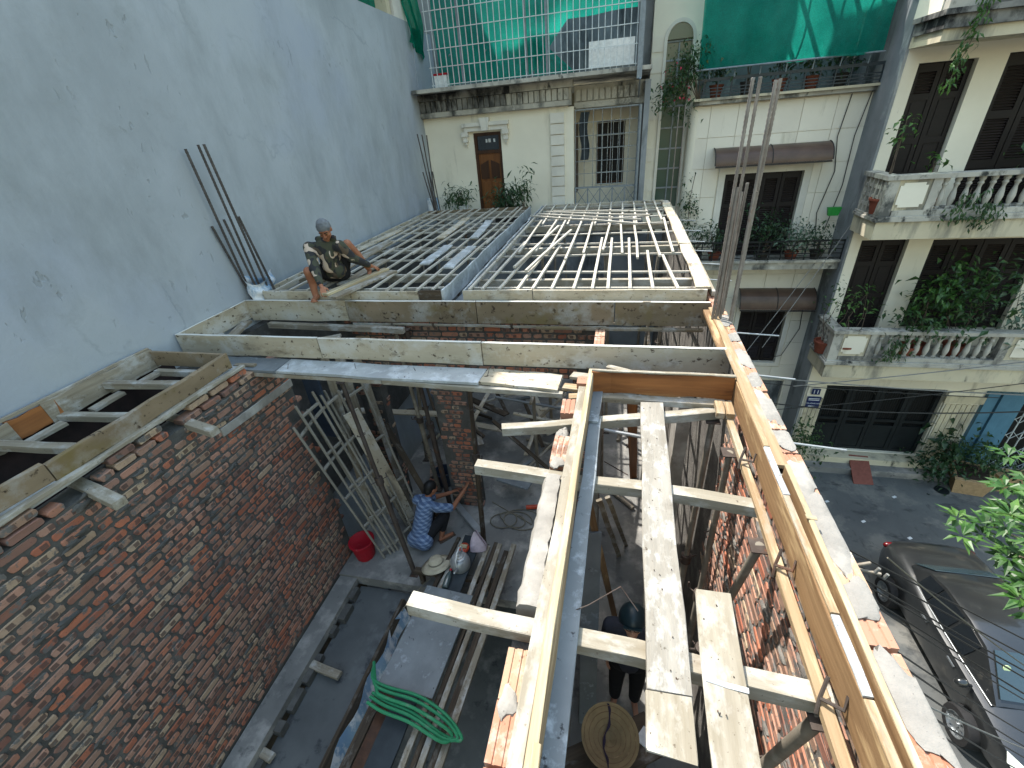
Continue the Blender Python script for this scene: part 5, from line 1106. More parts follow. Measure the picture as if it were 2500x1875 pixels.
lone(plank('held_board', (-3.33, 4.5, .125), (-3.05, 5.6, .125), .12, .03, 'wood_old', wob=.001), 'grey board lying under the held yellow board', 'board')

# ---------------------------------------------------------------- column starter bars
def rebar_mesh(L, r, fine):
    m = MB(); n_ = 8; step = .018 if fine else .08; k = int(L/step); vs_ = []
    pts = [(0, 0, i*step) for i in range(k+1)]+[(0, 0, L)]
    return m.tube(pts, [r*(1.13 if i % 2 else .94) for i in range(len(pts))] if fine else r, n_)
def rebars(name, label, bars, r, fine=True, wrap=None, mat='rebar'):
    e = thing(name, label, 'rebar', bars[0][0])
    for (p, q) in bars:
        M, L = frame(p, q); MM = Matrix.Translation(V(p)) @ (V(q)-V(p)).normalized().to_track_quat('Z', 'Y').to_matrix().to_4x4()
        o = rebar_mesh(L, r*rng.uniform(.95, 1.05), fine).build('bar', mat, None, True); o.matrix_world = MM; o.parent = e; o.matrix_parent_inverse = Matrix.Translation(-V(e.location))
    if wrap: wrap(e)
    return e
rebars('column_rebar', 'tall cluster of ribbed rebars standing on the right parapet corner', [((.905, 4.28, -.5), (.945, 4.42, 1.93)), ((.96, 4.35, -.5), (1.0, 4.43, 1.93)), ((1.05, 4.22, -.5), (1.105, 4.4, 1.9)), ((1.075, 4.3, -.5), (1.14, 4.42, 1.91)),
    ((.93, 4.25, -.5), (.955, 4.37, 1.16)), ((.975, 4.28, -.5), (.995, 4.38, 1.12)), ((1.02, 4.45, -.5), (1.045, 4.45, 1.18)), ((1.06, 4.26, -.5), (1.105, 4.36, 1.12))], .013)
def wrapL(e):
    cloth('sack_wrap', 'grey_sack', lambda u, v: (-4.72+.13*math.cos(u*6.28)+.02*math.sin(v*11+u*9), 4.98+.22*math.sin(u*6.28), -.05+v*(.3+.06*math.sin(u*6.28*2))+.0), 22, 10, e)
rebars('column_rebar', 'dark rebars in a wrapped sack by the plastered wall, left', [((-4.79, 4.85, -.3), (-4.8, 4.7, 1.8)), ((-4.7, 4.95, -.3), (-4.66, 4.75, 1.83)), ((-4.62, 5.0, -.3), (-4.58, 4.75, 1.83)), ((-4.82, 4.9, -.3), (-4.84, 4.68, .97)), ((-4.7, 4.9, -.3), (-4.7, 4.75, 1.03)), ((-4.55, 5.05, -.3), (-4.5, 4.78, 1.05))], .0145, True, wrapL, 'rebar_dark')
def wrapF(e): cloth('sack_wrap', 'grey_sack', lambda u, v: (-4.5+.14*math.cos(u*6.28), 10.9+.1*math.sin(u*6.28), -.05+v*.42), 14, 4, e)
rebars('column_rebar', 'thin dark rebars at the far left corner by the cream house', [((-4.38-.0*k, 10.75, -.2), (-4.55+k*.11, 10.72, 1.75-.02*k)) for k in range(3)]+[((-4.4+k*.04, 10.8, -.2), (-4.56+k*.08, 10.72, .97)) for k in range(4)], .0135, False, wrapF, 'rebar_dark')
rebars('column_rebar', 'two thin rebars at the far right corner of the slab', [((1.06, 10.9, -.3), (1.05, 10.9, 1.83)), ((1.19, 10.85, -.3), (1.165, 10.9, 1.87))], .012, False)
# ================================================================ things inside the shell
def prop(label, foot, head_, group=None, r=.03, mat='prop_steel'):
    """adjustable steel prop: sleeve, inner tube, collar nut with handles, base and head plates"""
    f, h_ = V(foot), V(head_); e = thing('shoring_prop', label, 'prop', f, group); d = (h_-f).normalized(); mid = f.lerp(h_, .52)
    pole('sleeve', f, mid, r, mat, e, 10); pole('inner_tube', mid, h_, r*.78, mat, e, 10)
    M, _ = frame(f, h_); X = M.to_3x3()
    m = MB(); m.cyl(mid-d*.05, mid+d*.05, r*1.5, None, 12); a = X @ V((0, 1, 0)); m.cyl(mid-a*.11, mid+a*.11, .007, None, 6); m.cyl(mid-a*.11, mid-a*.11+d*.06, .007, None, 6); m.build('collar', 'rust_steel', e, True)
    m = MB(); m.box(-.06, .06, -.06, .06, 0, .008, Matrix.Translation(f)); m.build('base_plate', 'rust_steel', e); m = MB(); m.box(-.05, .05, -.05, .05, -.008, 0, Matrix.Translation(h_)); m.build('head_plate', 'rust_steel', e)
    b = X @ V((0, 0, 1)); m = MB()
    for t in (.3, .75): q = f.lerp(h_, t); m.tube([q+a*.06, q+a*.035+b*.045, q-a*.03+b*.045, q-a*.05-b*.02, q-a*.01-b*.05], .006, 5)
    m.build('clamp_wire', 'rust_steel', e)
prop('steel prop with clamps under the far joist end, right bay', (.74, 3.0, FZ), (.75, 2.98, -.28)); prop('second steel prop behind the first in the right bay', (.82, 2.62, FZ), (.8, 2.6, -.28))
prop('leaning steel prop with wing clamp under the edge form', (.72, 2.5, FZ), (.79, 1.78, -.24)); prop('short stout prop under the nearest joist at lower right', (.74, 1.5, FZ), (.84, 1.02, -.29), None, .036)
prop('dark prop leaning in front of the stacked ladders', (-2.6, 3.56, FZ), (-3.25, 4.1, -.8), None, .036, 'rust_steel'); prop('bamboo-brown prop beside the coiled rope', (-1.74, 4.15, FZ), (-1.66, 4.32, -.4), None, .036, 'wood_dark')
prop('dark prop in the doorway between the brick piers', (-2.85, 5.2, FZ), (-2.75, 4.75, -.4), None, .035); prop('black prop against the left side of the second pier', (-2.52, 4.86, FZ), (-2.62, 4.8, -.4), None, .04, 'rust_steel')
gi = 0
for x in (-4.0, -3.0, -1.2, -.2, .6):
    for y in (5.75, 7.1, 8.7, 10.1):
        gi += 1; prop('grey prop standing in the dim room under the slab grids', (x+rng.gauss(0, .15), y+rng.gauss(0, .15), FZ), (x, y, -.05), 'props under the slab grids')
# braces between props, visible through the grids
for i, (p, q) in enumerate((((-4.2, 5.8, -1.4), (.7, 5.7, -1.5)), ((-4.2, 7.1, -1.2), (.8, 7.2, -1.3)), ((-4.2, 8.7, -1.5), (.8, 8.6, -1.4)), ((-1.2, 5.5, -1.9), (-1.1, 10.3, -2.0)), ((.55, 5.5, -1.6), (.6, 10.2, -1.5)), ((-3.0, 5.6, -1.6), (-2.9, 10.2, -1.7)))):
    lone(pole('brace_pole', p, q, .024, 'wood_old'), ('front cross brace pole seen through the slab grids', 'second cross brace pole under the slab grids', 'rear cross brace pole under the slab grids', 'lengthwise brace pole under the right grid', 'lengthwise brace pole beside the parapet', 'lengthwise brace pole under the left grid')[i], 'pole')
tag(B('rear_wall', 'grey_render', -4.8, .96, 11.0, 11.2, FZ, -.65), 'grey rear wall of the room under the slab', 'wall')
tag(B('left_room_wall', 'mortar_dark', -4.86, -4.72, 3.45, 10.98, FZ, -.35), 'rough left side wall of the room under the slab', 'wall')
# leaning ladders
def ladder(label, b0, b1, t0, t1, rungs=5, mat='batten_grey'):
    e = thing('ladder', label, 'ladder', b0); b0, b1, t0, t1 = map(V, (b0, b1, t0, t1))
    for p, q in ((b0, t0), (b1, t1)): pole('rail', p, q+(q-p)*.04, .017, mat, e, 8)
    for k in range(rungs): f = .06+.92*k/(rungs-1); plank('rung', b0.lerp(t0, f), b1.lerp(t1, f), .035, .03, mat, e, seg=2, wob=0)
ladder('nearest wooden ladder leaning by the left brick wall', (-3.16, 3.74, FZ), (-3.06, 3.86, FZ), (-3.6, 3.52, -1.2), (-3.6, 3.82, -1.15)); ladder('second wooden ladder of the leaning stack', (-3.02, 3.9, FZ), (-2.95, 4.06, FZ), (-3.56, 3.78, -1.12), (-3.52, 4.1, -1.05))
ladder('thin wooden ladder between the nearest two of the stack', (-3.1, 3.82, FZ), (-3.0, 3.98, FZ), (-3.6, 3.66, -1.0), (-3.56, 3.95, -.98)); ladder('third wooden ladder of the leaning stack', (-2.98, 4.08, FZ), (-2.9, 4.24, FZ), (-3.5, 4.0, -1.05), (-3.42, 4.3, -1.0)); ladder('rearmost wooden ladder of the leaning stack', (-3.0, 4.28, FZ), (-2.86, 4.5, FZ), (-3.4, 4.2, -1.1), (-3.25, 4.48, -1.05), 4)
lone(plank('leaning_board', (-3.02, 4.42, FZ+.02), (-3.25, 4.1, -1.25), .2, .02, 'board_grey', up=(.6, -.6, .3)), 'wide pale board leaning behind the ladders', 'board')
for i, (p, q, w, mt) in enumerate((((-3.62, 4.3, FZ), (-3.5, 4.25, -.5), .1, 'wood_old'), ((-3.5, 4.55, FZ), (-3.4, 4.4, -.5), .12, 'wood_old'), ((-3.2, 4.75, FZ), (-3.32, 4.6, -.55), .1, 'wood_old'), ((-2.62, 4.6, FZ+.02), (-3.25, 4.75, -1.9), .09, 'wood_dark'))):
    lone(plank('leaning_board', p, q, w, .03, mt, up=(.5, -.8, .1)), ('narrow board upright beside the first pier', 'grey board upright left of the first pier', 'third upright board by the first pier', 'dark board propped low against the first pier')[i], 'board')
lone(B('blue_panel', 'pail_blue', -3.72, -3.5, 4.0, 4.03, -1.6, -.5), 'dark blue sheet panel beyond the end of the left brick wall', 'panel')
# timber heap in the room behind the piers: every stick a thing of its own
for i in range(46):
    left = i < 26; x = rng.uniform(-3.4, -2.3) if left else rng.uniform(-1.8, -.4); y = rng.uniform(5.6, 7.8); z = rng.uniform(-3.5, -2.5 if i % 3 else -1.6); a = rng.uniform(0, 3.1); l_ = rng.uniform(.4, 1.1)
    p = V((x, y, z)); d = V((math.cos(a), math.sin(a)*.6, rng.uniform(-.5, .8))).normalized()*l_
    q0 = p-d; q0.z = max(q0.z, FZ+.03); q1 = p+d; q1.z = max(q1.z, FZ+.03)
    lone(plank('scrap_timber', q0, q1, rng.choice((.05, .07, .14)), .028, rng.choice(('wood_old', 'wood_dark', 'board_grey', 'panel_slate')), seg=2), 'grey timber in the jumbled heap behind the brick piers', 'timber', 'timber heap behind the piers')
lone(plank('tilted_sheet', (-3.3, 6.2, -3.1), (-2.75, 6.7, -1.5), .32, .02, 'panel_slate', up=(.3, -1, .4)), 'slate-coloured sheet tilted in the timber heap', 'sheet')
# paving bricks and pail
for i, (x, y, z) in enumerate(((-3.05, 5.65, FZ+.03), (-2.97, 5.45, FZ+.03), (-3.02, 5.52, FZ+.092), (-2.93, 5.3, FZ+.03))):
    o = link('loose_brick', BM[0], None); o.matrix_world = Matrix.Translation((x, y, z)) @ Matrix.Rotation(R(30+40*i), 4, 'Z'); tag(o, ('loose brick farthest from the dark pail', 'loose brick in the middle by the dark pail', 'loose brick on top of the small pile', 'loose brick nearest the dark pail')[i], 'brick')
pb = thing('pail', 'dark blue mortar pail behind the worker in plaid', 'pail', (-2.78, 5.36, FZ))
A = Matrix.Translation((-2.78, 5.36, FZ))
MB().lathe([(0, .01), (.11, .01), (.155, .3), (.165, .3), (.165, .315), (.15, .315), (.105, .03), (0, .03)], 24, A, False, False).build('body', 'pail_blue', pb, True); MB().tube([(-2.78+.165*math.cos(t), 5.36+.165*math.sin(t), FZ+.3-.12*max(0, math.sin(t*.5))) for t in [k*.3 for k in range(11)]], .006, 5).build('handle', 'galv', pb)
m = MB().cyl((-2.78, 5.36, FZ+.12), (-2.78, 5.36, FZ+.125), .12, None, 20); m.build('mortar', 'mortar_dark', pb)
# red tub
rt = thing('red_tub', 'bright red plastic tub with lid by the brick wall foot', 'tub', (-3.5, 3.78, FZ)); A = Matrix.Translation((-3.46, 3.74, FZ))
MB().lathe([(0, 0), (.125, 0), (.135, .02), (.165, .27), (.172, .275), (.172, .29), (0, .29)], 28, A, False, False).build('body', 'red_plastic', rt, True); MB().lathe([(0, .292), (.18, .292), (.185, .3), (.185, .325), (.165, .33), (.155, .322), (0, .318)], 28, A, False, False).build('lid', 'red_plastic', rt, True)
# bench of stacked planks bridging the stair void
bn = thing('plank_stack', 'stack of long dark planks bridging the stair opening', 'plank stack', (-1.95, 2.3, -3.3))
for i, (x, w, z, mt) in enumerate(((-2.02, .24, -3.22, 'net_dark'), (-2.02, .24, -3.22, 'net_dark'), (-1.8, .06, -3.24, 'wood_old'), (-1.72, .05, -3.28, 'wood_dark'), (-1.65, .06, -3.24, 'wood_old'), (-1.57, .06, -3.3, 'wood_dark'), (-1.49, .07, -3.27, 'wood_old'))):
    plank('plank', (x+.06, .9, z), (x+.2+.01*i, 4.0-.05*(i % 3), z), w, .04, mt, bn, seg=5, wob=.003)
for (x, w, z, mt) in ((-2.36, .1, -3.3, 'wood_dark'), (-2.22, .13, -3.26, 'door_wood_dark')): plank('plank', (x+.06, .5, z), (x+.12, 1.98, z), w, .04, mt, bn, seg=4, wob=.003)
for (x, w, z, mt) in ((-2.2, .05, -3.27, 'wood_dark'), (-2.12, .05, -3.26, 'wood_old')): plank('plank', (x+.08, 3.0, z), (x+.16, 4.0, z), w, .04, mt, bn, seg=3, wob=.003)
for y in (3.45, 1.1): plank('trestle_bar', (-2.5, y, -3.36), (-1.35, y, -3.36), .08, .06, 'wood_dark', bn); 
for y in (3.45, 1.1):
    for x in (-2.42, -1.45): plank('trestle_leg', (x, y, -3.8 if y < 3 else FZ), (x, y, -3.39), .06, .06, 'wood_dark', bn, (1, 0, 0), 2)
lone(plank('sheet_panel', (-1.86, 3.12, -3.175), (-1.94, 1.96, -3.175), .62, .018, 'panel_slate', wob=.001), 'wide blue-grey sheet lying on the plank stack', 'panel')
lone(plank('stair_plank', (-2.7, .9, -3.74), (-2.62, 3.2, -3.7), .1, .05, 'wood_dark', up=(1, 0, .4)), 'dark plank edge along the stair opening', 'plank')
tag(cloth('plastic_strip', 'grey_sack', lambda u, v: (-2.6+.03*math.sin(u*20)+v*.05, 1.1+u*2.0, -3.66-.25*v), 20, 4), 'blue and white plastic strip along the stair opening', 'plastic strip')
for i, (p, q) in enumerate((((-3.42, 2.24, -3.72), (-3.0, 2.18, -3.72)), ((-3.46, 1.36, -3.74), (-3.28, 1.33, -3.74)))): lone(plank('wood_block', p, q, .09, .05, 'wood_old', seg=2), ('grey timber block across the landing slab edge', 'small timber block near the lower left brick wall foot')[i], 'wood block')
# kettle
kt = thing('kettle', 'aluminium kettle with tall handle on the plank stack', 'kettle', (-1.84, 3.55, -3.2)); A = Matrix.Translation((-1.84, 3.5, -3.2))
MB().lathe([(0, 0), (.12, 0), (.13, .02), (.13, .1), (.11, .16), (.075, .185), (0, .185)], 28, A, False, False).build('body', 'galv', kt, True)
MB().lathe([(0, .187), (.085, .187), (.09, .195), (.075, .205), (.06, .205), (.055, .215), (.035, .22), (.03, .23), (0, .235)], 24, A, False, False).build('lid', 'galv', kt, True)
MB().cyl((-1.84, 3.38, -3.13), (-1.84, 3.29, -3.06), .022, .012, 10).build('spout', 'galv', kt, True)
MB().tube([(-1.84, 3.61, -3.08), (-1.84, 3.62, -2.97), (-1.84, 3.55, -2.9), (-1.84, 3.45, -2.9), (-1.84, 3.38, -2.97), (-1.84, 3.39, -3.08)], .011, 7).build('handle', 'white_plastic', kt, True)
sh = thing('sun_hat', 'off-white wide-brimmed hat beside the kettle', 'hat', (-2.22, 3.5, -3.3)); A = Matrix.Translation((-2.2, 3.52, -3.26)) @ Matrix.Rotation(R(-14), 4, 'X') @ Matrix.Rotation(R(-12), 4, 'Y')
MB().lathe([(.0, .085), (.05, .1), (.085, .09), (.1, .02), (.13, 0), (.2, -.015), (.21, -.008), (.13, .006), (.1, -.01)], 30, A, False, False).build('crown_and_brim', 'straw', sh, 'all'); MB().lathe([(.1, .022), (.101, .03), (.099, .04), (.097, .042)], 30, A, False, False).build('band', 'rope', sh, True)
bt = thing('drink_bottle', 'empty plastic bottle with red cap beside the kettle', 'bottle', (-1.95, 3.22, -3.2)); A = Matrix.Translation((-1.93, 3.14, -3.165)) @ Matrix.Rotation(R(-82), 4, 'X')
MB().lathe([(0, 0), (.04, 0), (.042, .02), (.042, .14), (.03, .19), (.014, .21), (.014, .23), (0, .23)], 18, A, False, False).build('body', 'bottle', bt, True); MB().lathe([(0, .225), (.017, .225), (.017, .25), (0, .25)], 14, A, False, False).build('bottle_cap', 'red_plastic', bt)
pbag = tag(cloth('plastic_bag', 'pink_bag', lambda u, v: (-1.7+(.12-.1*v**1.3)*math.cos(u*6.283)*(1+.15*math.sin(u*19+v*4)), 3.82+(.1-.08*v**1.3)*math.sin(u*6.283)*(1+.2*math.sin(u*13)), -3.2+v*.32+.02*math.sin(u*11)), 26, 10), 'pale pink plastic bag standing on the plank stack', 'bag')
sn = thing('snack_packet', 'orange and yellow snack packet in front of the pink bag', 'packet', (-1.88, 3.78, -3.2))
m = MB().ball((-1.88, 3.76, -3.17), (.075, .09, .035), 14, 8); m.build('wrapper', 'orange_tool', sn, True); MB().box(-1.93, -1.83, 3.73, 3.79, -3.142, -3.128).build('label_patch', 'wood_yellow', sn)
# green hose
m = MB()
for k in range(3):
    o_ = k*.045+rng.uniform(-.012, .012); pts = [(-2.42, 2.18, -3.24), (-2.3+o_, 1.98-o_, -3.12), (-2.1, 1.92-o_, -3.1), (-1.75, 1.9-o_*1.2, -3.1), (-1.42, 1.8-o_, -3.12), (-1.24-o_, 1.68, -3.2), (-1.4, 1.66-o_*.6, -3.17), (-1.75, 1.76-o_*.9, -3.12), (-2.05, 1.8-o_, -3.11), (-2.27, 1.86-o_, -3.12)]
    P = []
    for a_ in range(len(pts)-1):
        p0, p1, p2, p3 = [V(pts[max(0, min(len(pts)-1, a_+b_))]) for b_ in (-1, 0, 1, 2)]
        for t in [q/5 for q in range(5)]: P.append(.5*((2*p1)+(p2-p0)*t+(2*p0-5*p1+4*p2-p3)*t*t+(3*p1-p0-3*p2+p3)*t**3)+V((0, 0, .012*k)))
    m.tube(P, .016, 8)
tag(m.build('garden_hose', 'hose_green', None, True), 'coiled green hose draped over the plank stack', 'hose')
# rope coil and small tools on the floor
P = [(-1.85+.02*k, 5.05-.015*k, FZ+.01) for k in range(2)]
for k in range(70):
    a_ = k*.33; r_ = .3-.0018*k; P.append((-1.42+r_*math.cos(a_)+.16*math.sin(k*.09), 4.72+r_*.72*math.sin(a_)-.05*math.cos(k*.13), FZ+.012+.012*(k % 7)/7))
tag(MB().tube(P, .009, 5).build('rope', 'rope', None, True), 'loosely coiled pale rope on the floor by the prop', 'rope')
dt = thing('power_tool', 'orange power tool lying on the floor past the rope', 'tool', (-1.15, 5.0, FZ)); pole('body', (-1.27, 4.98, FZ+.04), (-1.05, 5.03, FZ+.04), .035, 'orange_tool', dt); pole('nose', (-1.05, 5.03, FZ+.04), (-.95, 5.05, FZ+.04), .018, 'black_plastic', dt)
lone(plank('wood_scrap', (-1.5, 3.9, FZ+.02), (-1.36, 3.8, FZ+.02), .1, .02, 'wood_old', seg=2), 'small square wood scrap on the floor near the bench', 'wood scrap')
lone(plank('level_bar', (-2.45, 4.9, FZ+.06), (-1.85, 4.35, FZ+.06), .1, .06, 'galv', seg=2), 'long metal level bar on the floor in front of the worker in plaid', 'level')
lone(plank('low_bench', (-1.75, 5.35, -3.25), (-1.2, 5.2, -3.25), .3, .03, 'panel_slate', seg=2), 'tilted slate panel leaning low behind the rope', 'panel')
tag(MB().tube(sag((-2.55, 3.0, -3.6), (-2.2, 3.65, -3.5), -.06), .008, 5).build('cord', 'rope', None, True), 'thin cord looping over the step edge near the hat', 'cord')
# right bay: boards against the partition, orange board, small tools
for i, (p, q, w, mt) in enumerate((((-.1, 2.2, FZ), (-.12, 2.75, -1.4), .17, 'panel_slate'), ((.22, 3.1, FZ), (-.15, 2.72, -1.0), .06, 'wood_tan'), ((.2, 4.3, FZ), (-.08, 3.25, -1.5), .06, 'wood_old'), ((.3, 4.5, FZ), (.0, 3.3, -1.5), .05, 'wood_old'), ((.42, 5.95, FZ), (.22, 4.3, -1.0), .12, 'wood_brown'))):
    lone(plank('leaning_board', p, q, w, .025, mt, up=(.2, -.9, .35)), ('grey plank standing in the right bay beside the conical hat', 'thin tan batten leaning above the helmeted person', 'grey batten leaning in the right bay', 'thin batten beside it in the right bay', 'reddish-brown board leaning deep in the right bay')[i], 'board')
for i, (p, q) in enumerate((((.15, 6.9, FZ+.03), (.2, 7.4, FZ+.03)), ((.05, 5.55, FZ+.04), (.4, 5.2, FZ+.04)))): lone(pole('steel_tube', p, q, .035, 'prop_steel'), ('short steel tube lying on the far bay floor', 'dark steel tube on the bay floor behind the planks')[i], 'tube')
lone(pole('rod', (-.08, 6.3, FZ+.01), (.33, 6.0, FZ+.01), .008, 'rust_steel'), 'thin dark rod on the bay floor', 'rod')
lone(pole('steel_tube', (-.05, 2.95, -.42), (.35, 2.92, -.46), .015, 'galv'), 'white steel tube just below the farthest joist', 'tube')
tag(B('shaft_wall', 'cement', .6, .72, 3.6, 3.9, FZ, -.45), 'smooth cement column in the right bay', 'column')
ld = thing('lattice_board', 'pale lattice-patterned board standing in the right bay', 'board', (.5, 3.6, FZ)); B('sheet', 'cream', .5, .52, 3.3, 3.7, FZ+.01, -1.0, ld)
for k in range(9):
    for s_ in (-1, 1): plank('lattice_strip', (.497, 3.3+.0*k, -3.4+k*.28+(.0 if s_ > 0 else .28)), (.497, 3.7, -3.4+k*.28+(.28 if s_ > 0 else 0)), .012, .004, 'wood_dark', ld, (1, 0, 0), 2, 0)
tag(MB().tube([(-.3, 1.28, -.21), (-.18, 1.2, -.2), (-.06, 1.24, -.15), (.08, 1.35, -.14), (.16, 1.28, -.2)], .003, 5).build('wire', 'rust_steel', None, True), 'thin bent tie wire curling over the nearest joist', 'wire')
# conical hat on a trestle board
tb = thing('trestle_table', 'low dark trestle board in the right bay below the planks', 'trestle', (.1, 1.6, FZ)); plank('top', (-.2, 1.35, -2.44), (.45, 1.75, -2.44), .3, .03, 'wood_dark', tb)
for (x, y) in ((-.15, 1.28), (-.2, 1.48), (.35, 1.6), (.42, 1.8)): plank('leg', (x, y, FZ), (x, y, -2.456), .04, .04, 'wood_dark', tb, (1, 0, 0), 2)
ch = thing('conical_hat', 'upturned woven conical hat with dark ribbon at bottom centre', 'hat', (.1, 1.6, -2.4)); A = Matrix.Translation((.1, 1.62, -2.41)) @ Matrix.Rotation(R(12), 4, 'X')
prof = [(0, 0)]+[x for k in range(1, 13) for x in ((.21*k/12-.004, .17*k/12-.003), (.21*k/12, .17*k/12+.003))]
MB().lathe([(max(r, .001), z) for r, z in prof]+[(.214, .172), (.21, .165)]+[(max(r-.001, .001), z-.006) for r, z in reversed(prof)], 34, A, False, False).build('weave', 'straw_hat', ch, 'all')
for k in (3, 5, 7, 9, 11): MB().tube([A @ V((.21*k/12*math.cos(t)*.985, .21*k/12*math.sin(t)*.985, .17*k/12+.004)) for t in [2*math.pi*j/30 for j in range(31)]], .0025, 4).build('hoop', 'wood_tan', ch)
cloth('ribbon', 'ribbon', lambda u, v: A @ V((-.03+.02*math.sin(u*8)+v*.016*(1+.4*math.sin(u*25)), .2-.4*u, .165-.1*math.sin(u*math.pi)+.004)), 24, 2, ch)
lone(plank('paper_bag', (.33, 1.72, -2.42), (.42, 1.66, -2.42), .12, .02, 'paper', seg=2), 'crumpled white printed paper beside the conical hat', 'paper')

# ================================================================ people
def basis_m(c_, fwd, up):
    f = V(fwd).normalized(); x = f.cross(V(up)).normalized(); u = x.cross(f)
    M = Matrix((x, f, u)).transposed().to_4x4(); M.translation = V(c_); return M
def head(m, c_, fwd, up, s=1.0):
    M = basis_m(c_, fwd, up); M3 = M.to_3x3().to_4x4(); P = lambda x, y, z: M @ V((x*s, y*s, z*s))
    m.ball(P(0, -.012, .02), (.076*s, .093*s, .094*s), 16, 12, M3); m.ball(P(0, .03, -.055), (.052*s, .052*s, .06*s), 14, 10, M3)
    m.cap(P(0, .082, .012), P(0, .106, -.022), .011*s, .016*s); m.ball(P(-.014, .094, -.028), .009*s); m.ball(P(.014, .094, -.028), .009*s)
    m.cap(P(-.045, .068, .028), P(.045, .068, .028), .012*s); m.cap(P(-.022, .078, -.058), P(.022, .078, -.058), .009*s); m.ball(P(0, .066, -.092), .022*s)
    for k in (-1, 1): m.ball(P(k*.077, -.008, -.005), (.012*s, .024*s, .034*s), 10, 8, M3); m.ball(P(k*.04, .055, -.025), .026*s)
    return M
def hand(m, w, tip, nrm, thumb=1, curl=.5, s=1.0):
    """palm, four unequal bent fingers and a thumb from the side of the palm"""
    w, tip = V(w), V(tip); d = (tip-w).normalized(); n_ = V(nrm); n_ = (n_-d*n_.dot(d)).normalized(); sd = d.cross(n_)
    for k in (-1, -.33, .33, 1): m.cap(w+d*.012, w+d*.078*s+sd*k*.028*s, .017*s, .0125*s)
    for k, L in zip((-1, -.33, .33, 1), (.06, .075, .082, .07)):
        b = w+d*.08*s+sd*k*.029*s; q = b+(d*math.cos(curl*.5)+n_*math.sin(curl*.5))*L*.5*s+sd*k*.004; r_ = q+(d*math.cos(curl*1.4)+n_*math.sin(curl*1.4))*L*.5*s
        m.cap(b, q, .0095*s, .0088*s); m.cap(q, r_, .0088*s, .0072*s)
    t0 = w+d*.025*s+sd*thumb*.024*s; t1 = t0+(d*.6+sd*thumb*.7+n_*.25).normalized()*.042*s; t2 = t1+(d*.8+sd*thumb*.2+n_*.45).normalized()*.034*s
    m.cap(t0, t1, .014*s, .011*s); m.cap(t1, t2, .011*s, .0085*s)
def limb(m, pts, rs):
    for i in range(len(pts)-1): m.cap(V(pts[i]), V(pts[i+1]), rs[i], rs[i+1])
def fleshy(m, name, mat, parent=None, vox=.008, it=5):
    o = m.build(name, mat, None, 'all'); md = o.modifiers.new('join', 'REMESH'); md.mode = 'VOXEL'; md.voxel_size = vox; md.use_smooth_shade = True
    sm = o.modifiers.new('soften', 'SMOOTH'); sm.iterations = it; sm.factor = .5
    if parent: o.parent = parent
    return o
def eyes(M, s, parent):
    for k in (-1, 1):
        e = MB().ball(M @ V((k*.031*s, .068*s, .008*s)), .0125*s, 10, 8).build('eye', 'straw_hat', parent, 'all'); MB().ball(M @ V((k*.031*s, .0755*s, .004*s)), .008*s, 8, 6).build('iris', 'hair_black', e, 'all')
        MB().tube([M @ V((k*.014*s, .088*s, .033*s)), M @ V((k*.034*s, .084*s, .04*s)), M @ V((k*.052*s, .07*s, .034*s))], .0045*s, 5).build('eyebrow', 'hair_black', parent, True)

# --- man in camouflage squatting on the slab edge
m = MB()
HM = head(m, (-3.5, 4.95, .83), (.22, -.72, -.62), (.1, -.5, .86))
m.cap((-3.53, 5.02, .76), (-3.58, 5.05, .66), .052, .058)
for p, q, ra, rb in (((-3.61, 5.06, .58), (-3.65, 5.14, .34), .12, .12), ((-3.8, 5.04, .6), (-3.45, 5.06, .61), .055, .055), ((-3.74, 5.18, .24), (-3.6, 5.2, .24), .11, .11)): m.cap(p, q, ra, rb)
limb(m, [(-3.75, 5.15, .24), (-3.77, 4.78, .37)], [.085, .062]); limb(m, [(-3.77, 4.77, .37), (-3.775, 4.8, .22), (-3.77, 4.77, .07)], [.056, .052, .036]); limb(m, [(-3.77, 4.8, .045), (-3.73, 4.66, .035)], [.036, .03])
for k in range(5): m.cap((-3.755+.016*k, 4.66, .03), (-3.75+.02*k, 4.625+.006*k, .025), .012, .009)
limb(m, [(-3.58, 5.2, .25), (-3.43, 5.24, .59)], [.085, .06]); limb(m, [(-3.43, 5.24, .59), (-3.38, 5.34, .42), (-3.34, 5.44, .22)], [.056, .05, .036]); limb(m, [(-3.34, 5.46, .18), (-3.28, 5.34, .165)], [.035, .028])
limb(m, [(-3.84, 5.02, .6), (-3.68, 4.8, .41), (-3.53, 4.62, .235)], [.05, .04, .028]); hand(m, (-3.525, 4.615, .23), (-3.46, 4.54, .17), (0, .3, -1), 1, .7)
limb(m, [(-3.42, 5.05, .6), (-3.36, 5.16, .42), (-3.27, 5.42, .25)], [.05, .04, .028]); hand(m, (-3.265, 5.43, .245), (-3.215, 5.54, .18), (-.3, 0, -1), -1, .6)
man = tag(fleshy(m, 'person', 'skin'), 'grey-haired man in camouflage shirt squatting on the slab edge, holding a board', 'person')
eyes(HM, 1, man)
m = MB(); M3 = HM.to_3x3().to_4x4(); m.ball(HM @ V((0, -.022, .034)), (.083, .098, .094), 20, 14, M3); m.ball(HM @ V((0, -.05, -.01)), (.075, .065, .07), 16, 10, M3)
for k in range(60):
    a_ = rng.uniform(0, 6.28); b_ = rng.uniform(.1, 1.3); m.ball(HM @ V((.08*math.cos(a_)*math.cos(b_), -.022+.095*math.sin(a_)*math.cos(b_) if math.sin(a_) < .5 else -.01+.07*math.sin(a_)*math.cos(b_), .034+.09*math.sin(b_))), .011, 6, 5)
fleshy(m, 'hair', 'hair_grey', man, .007, 2)
m = MB()
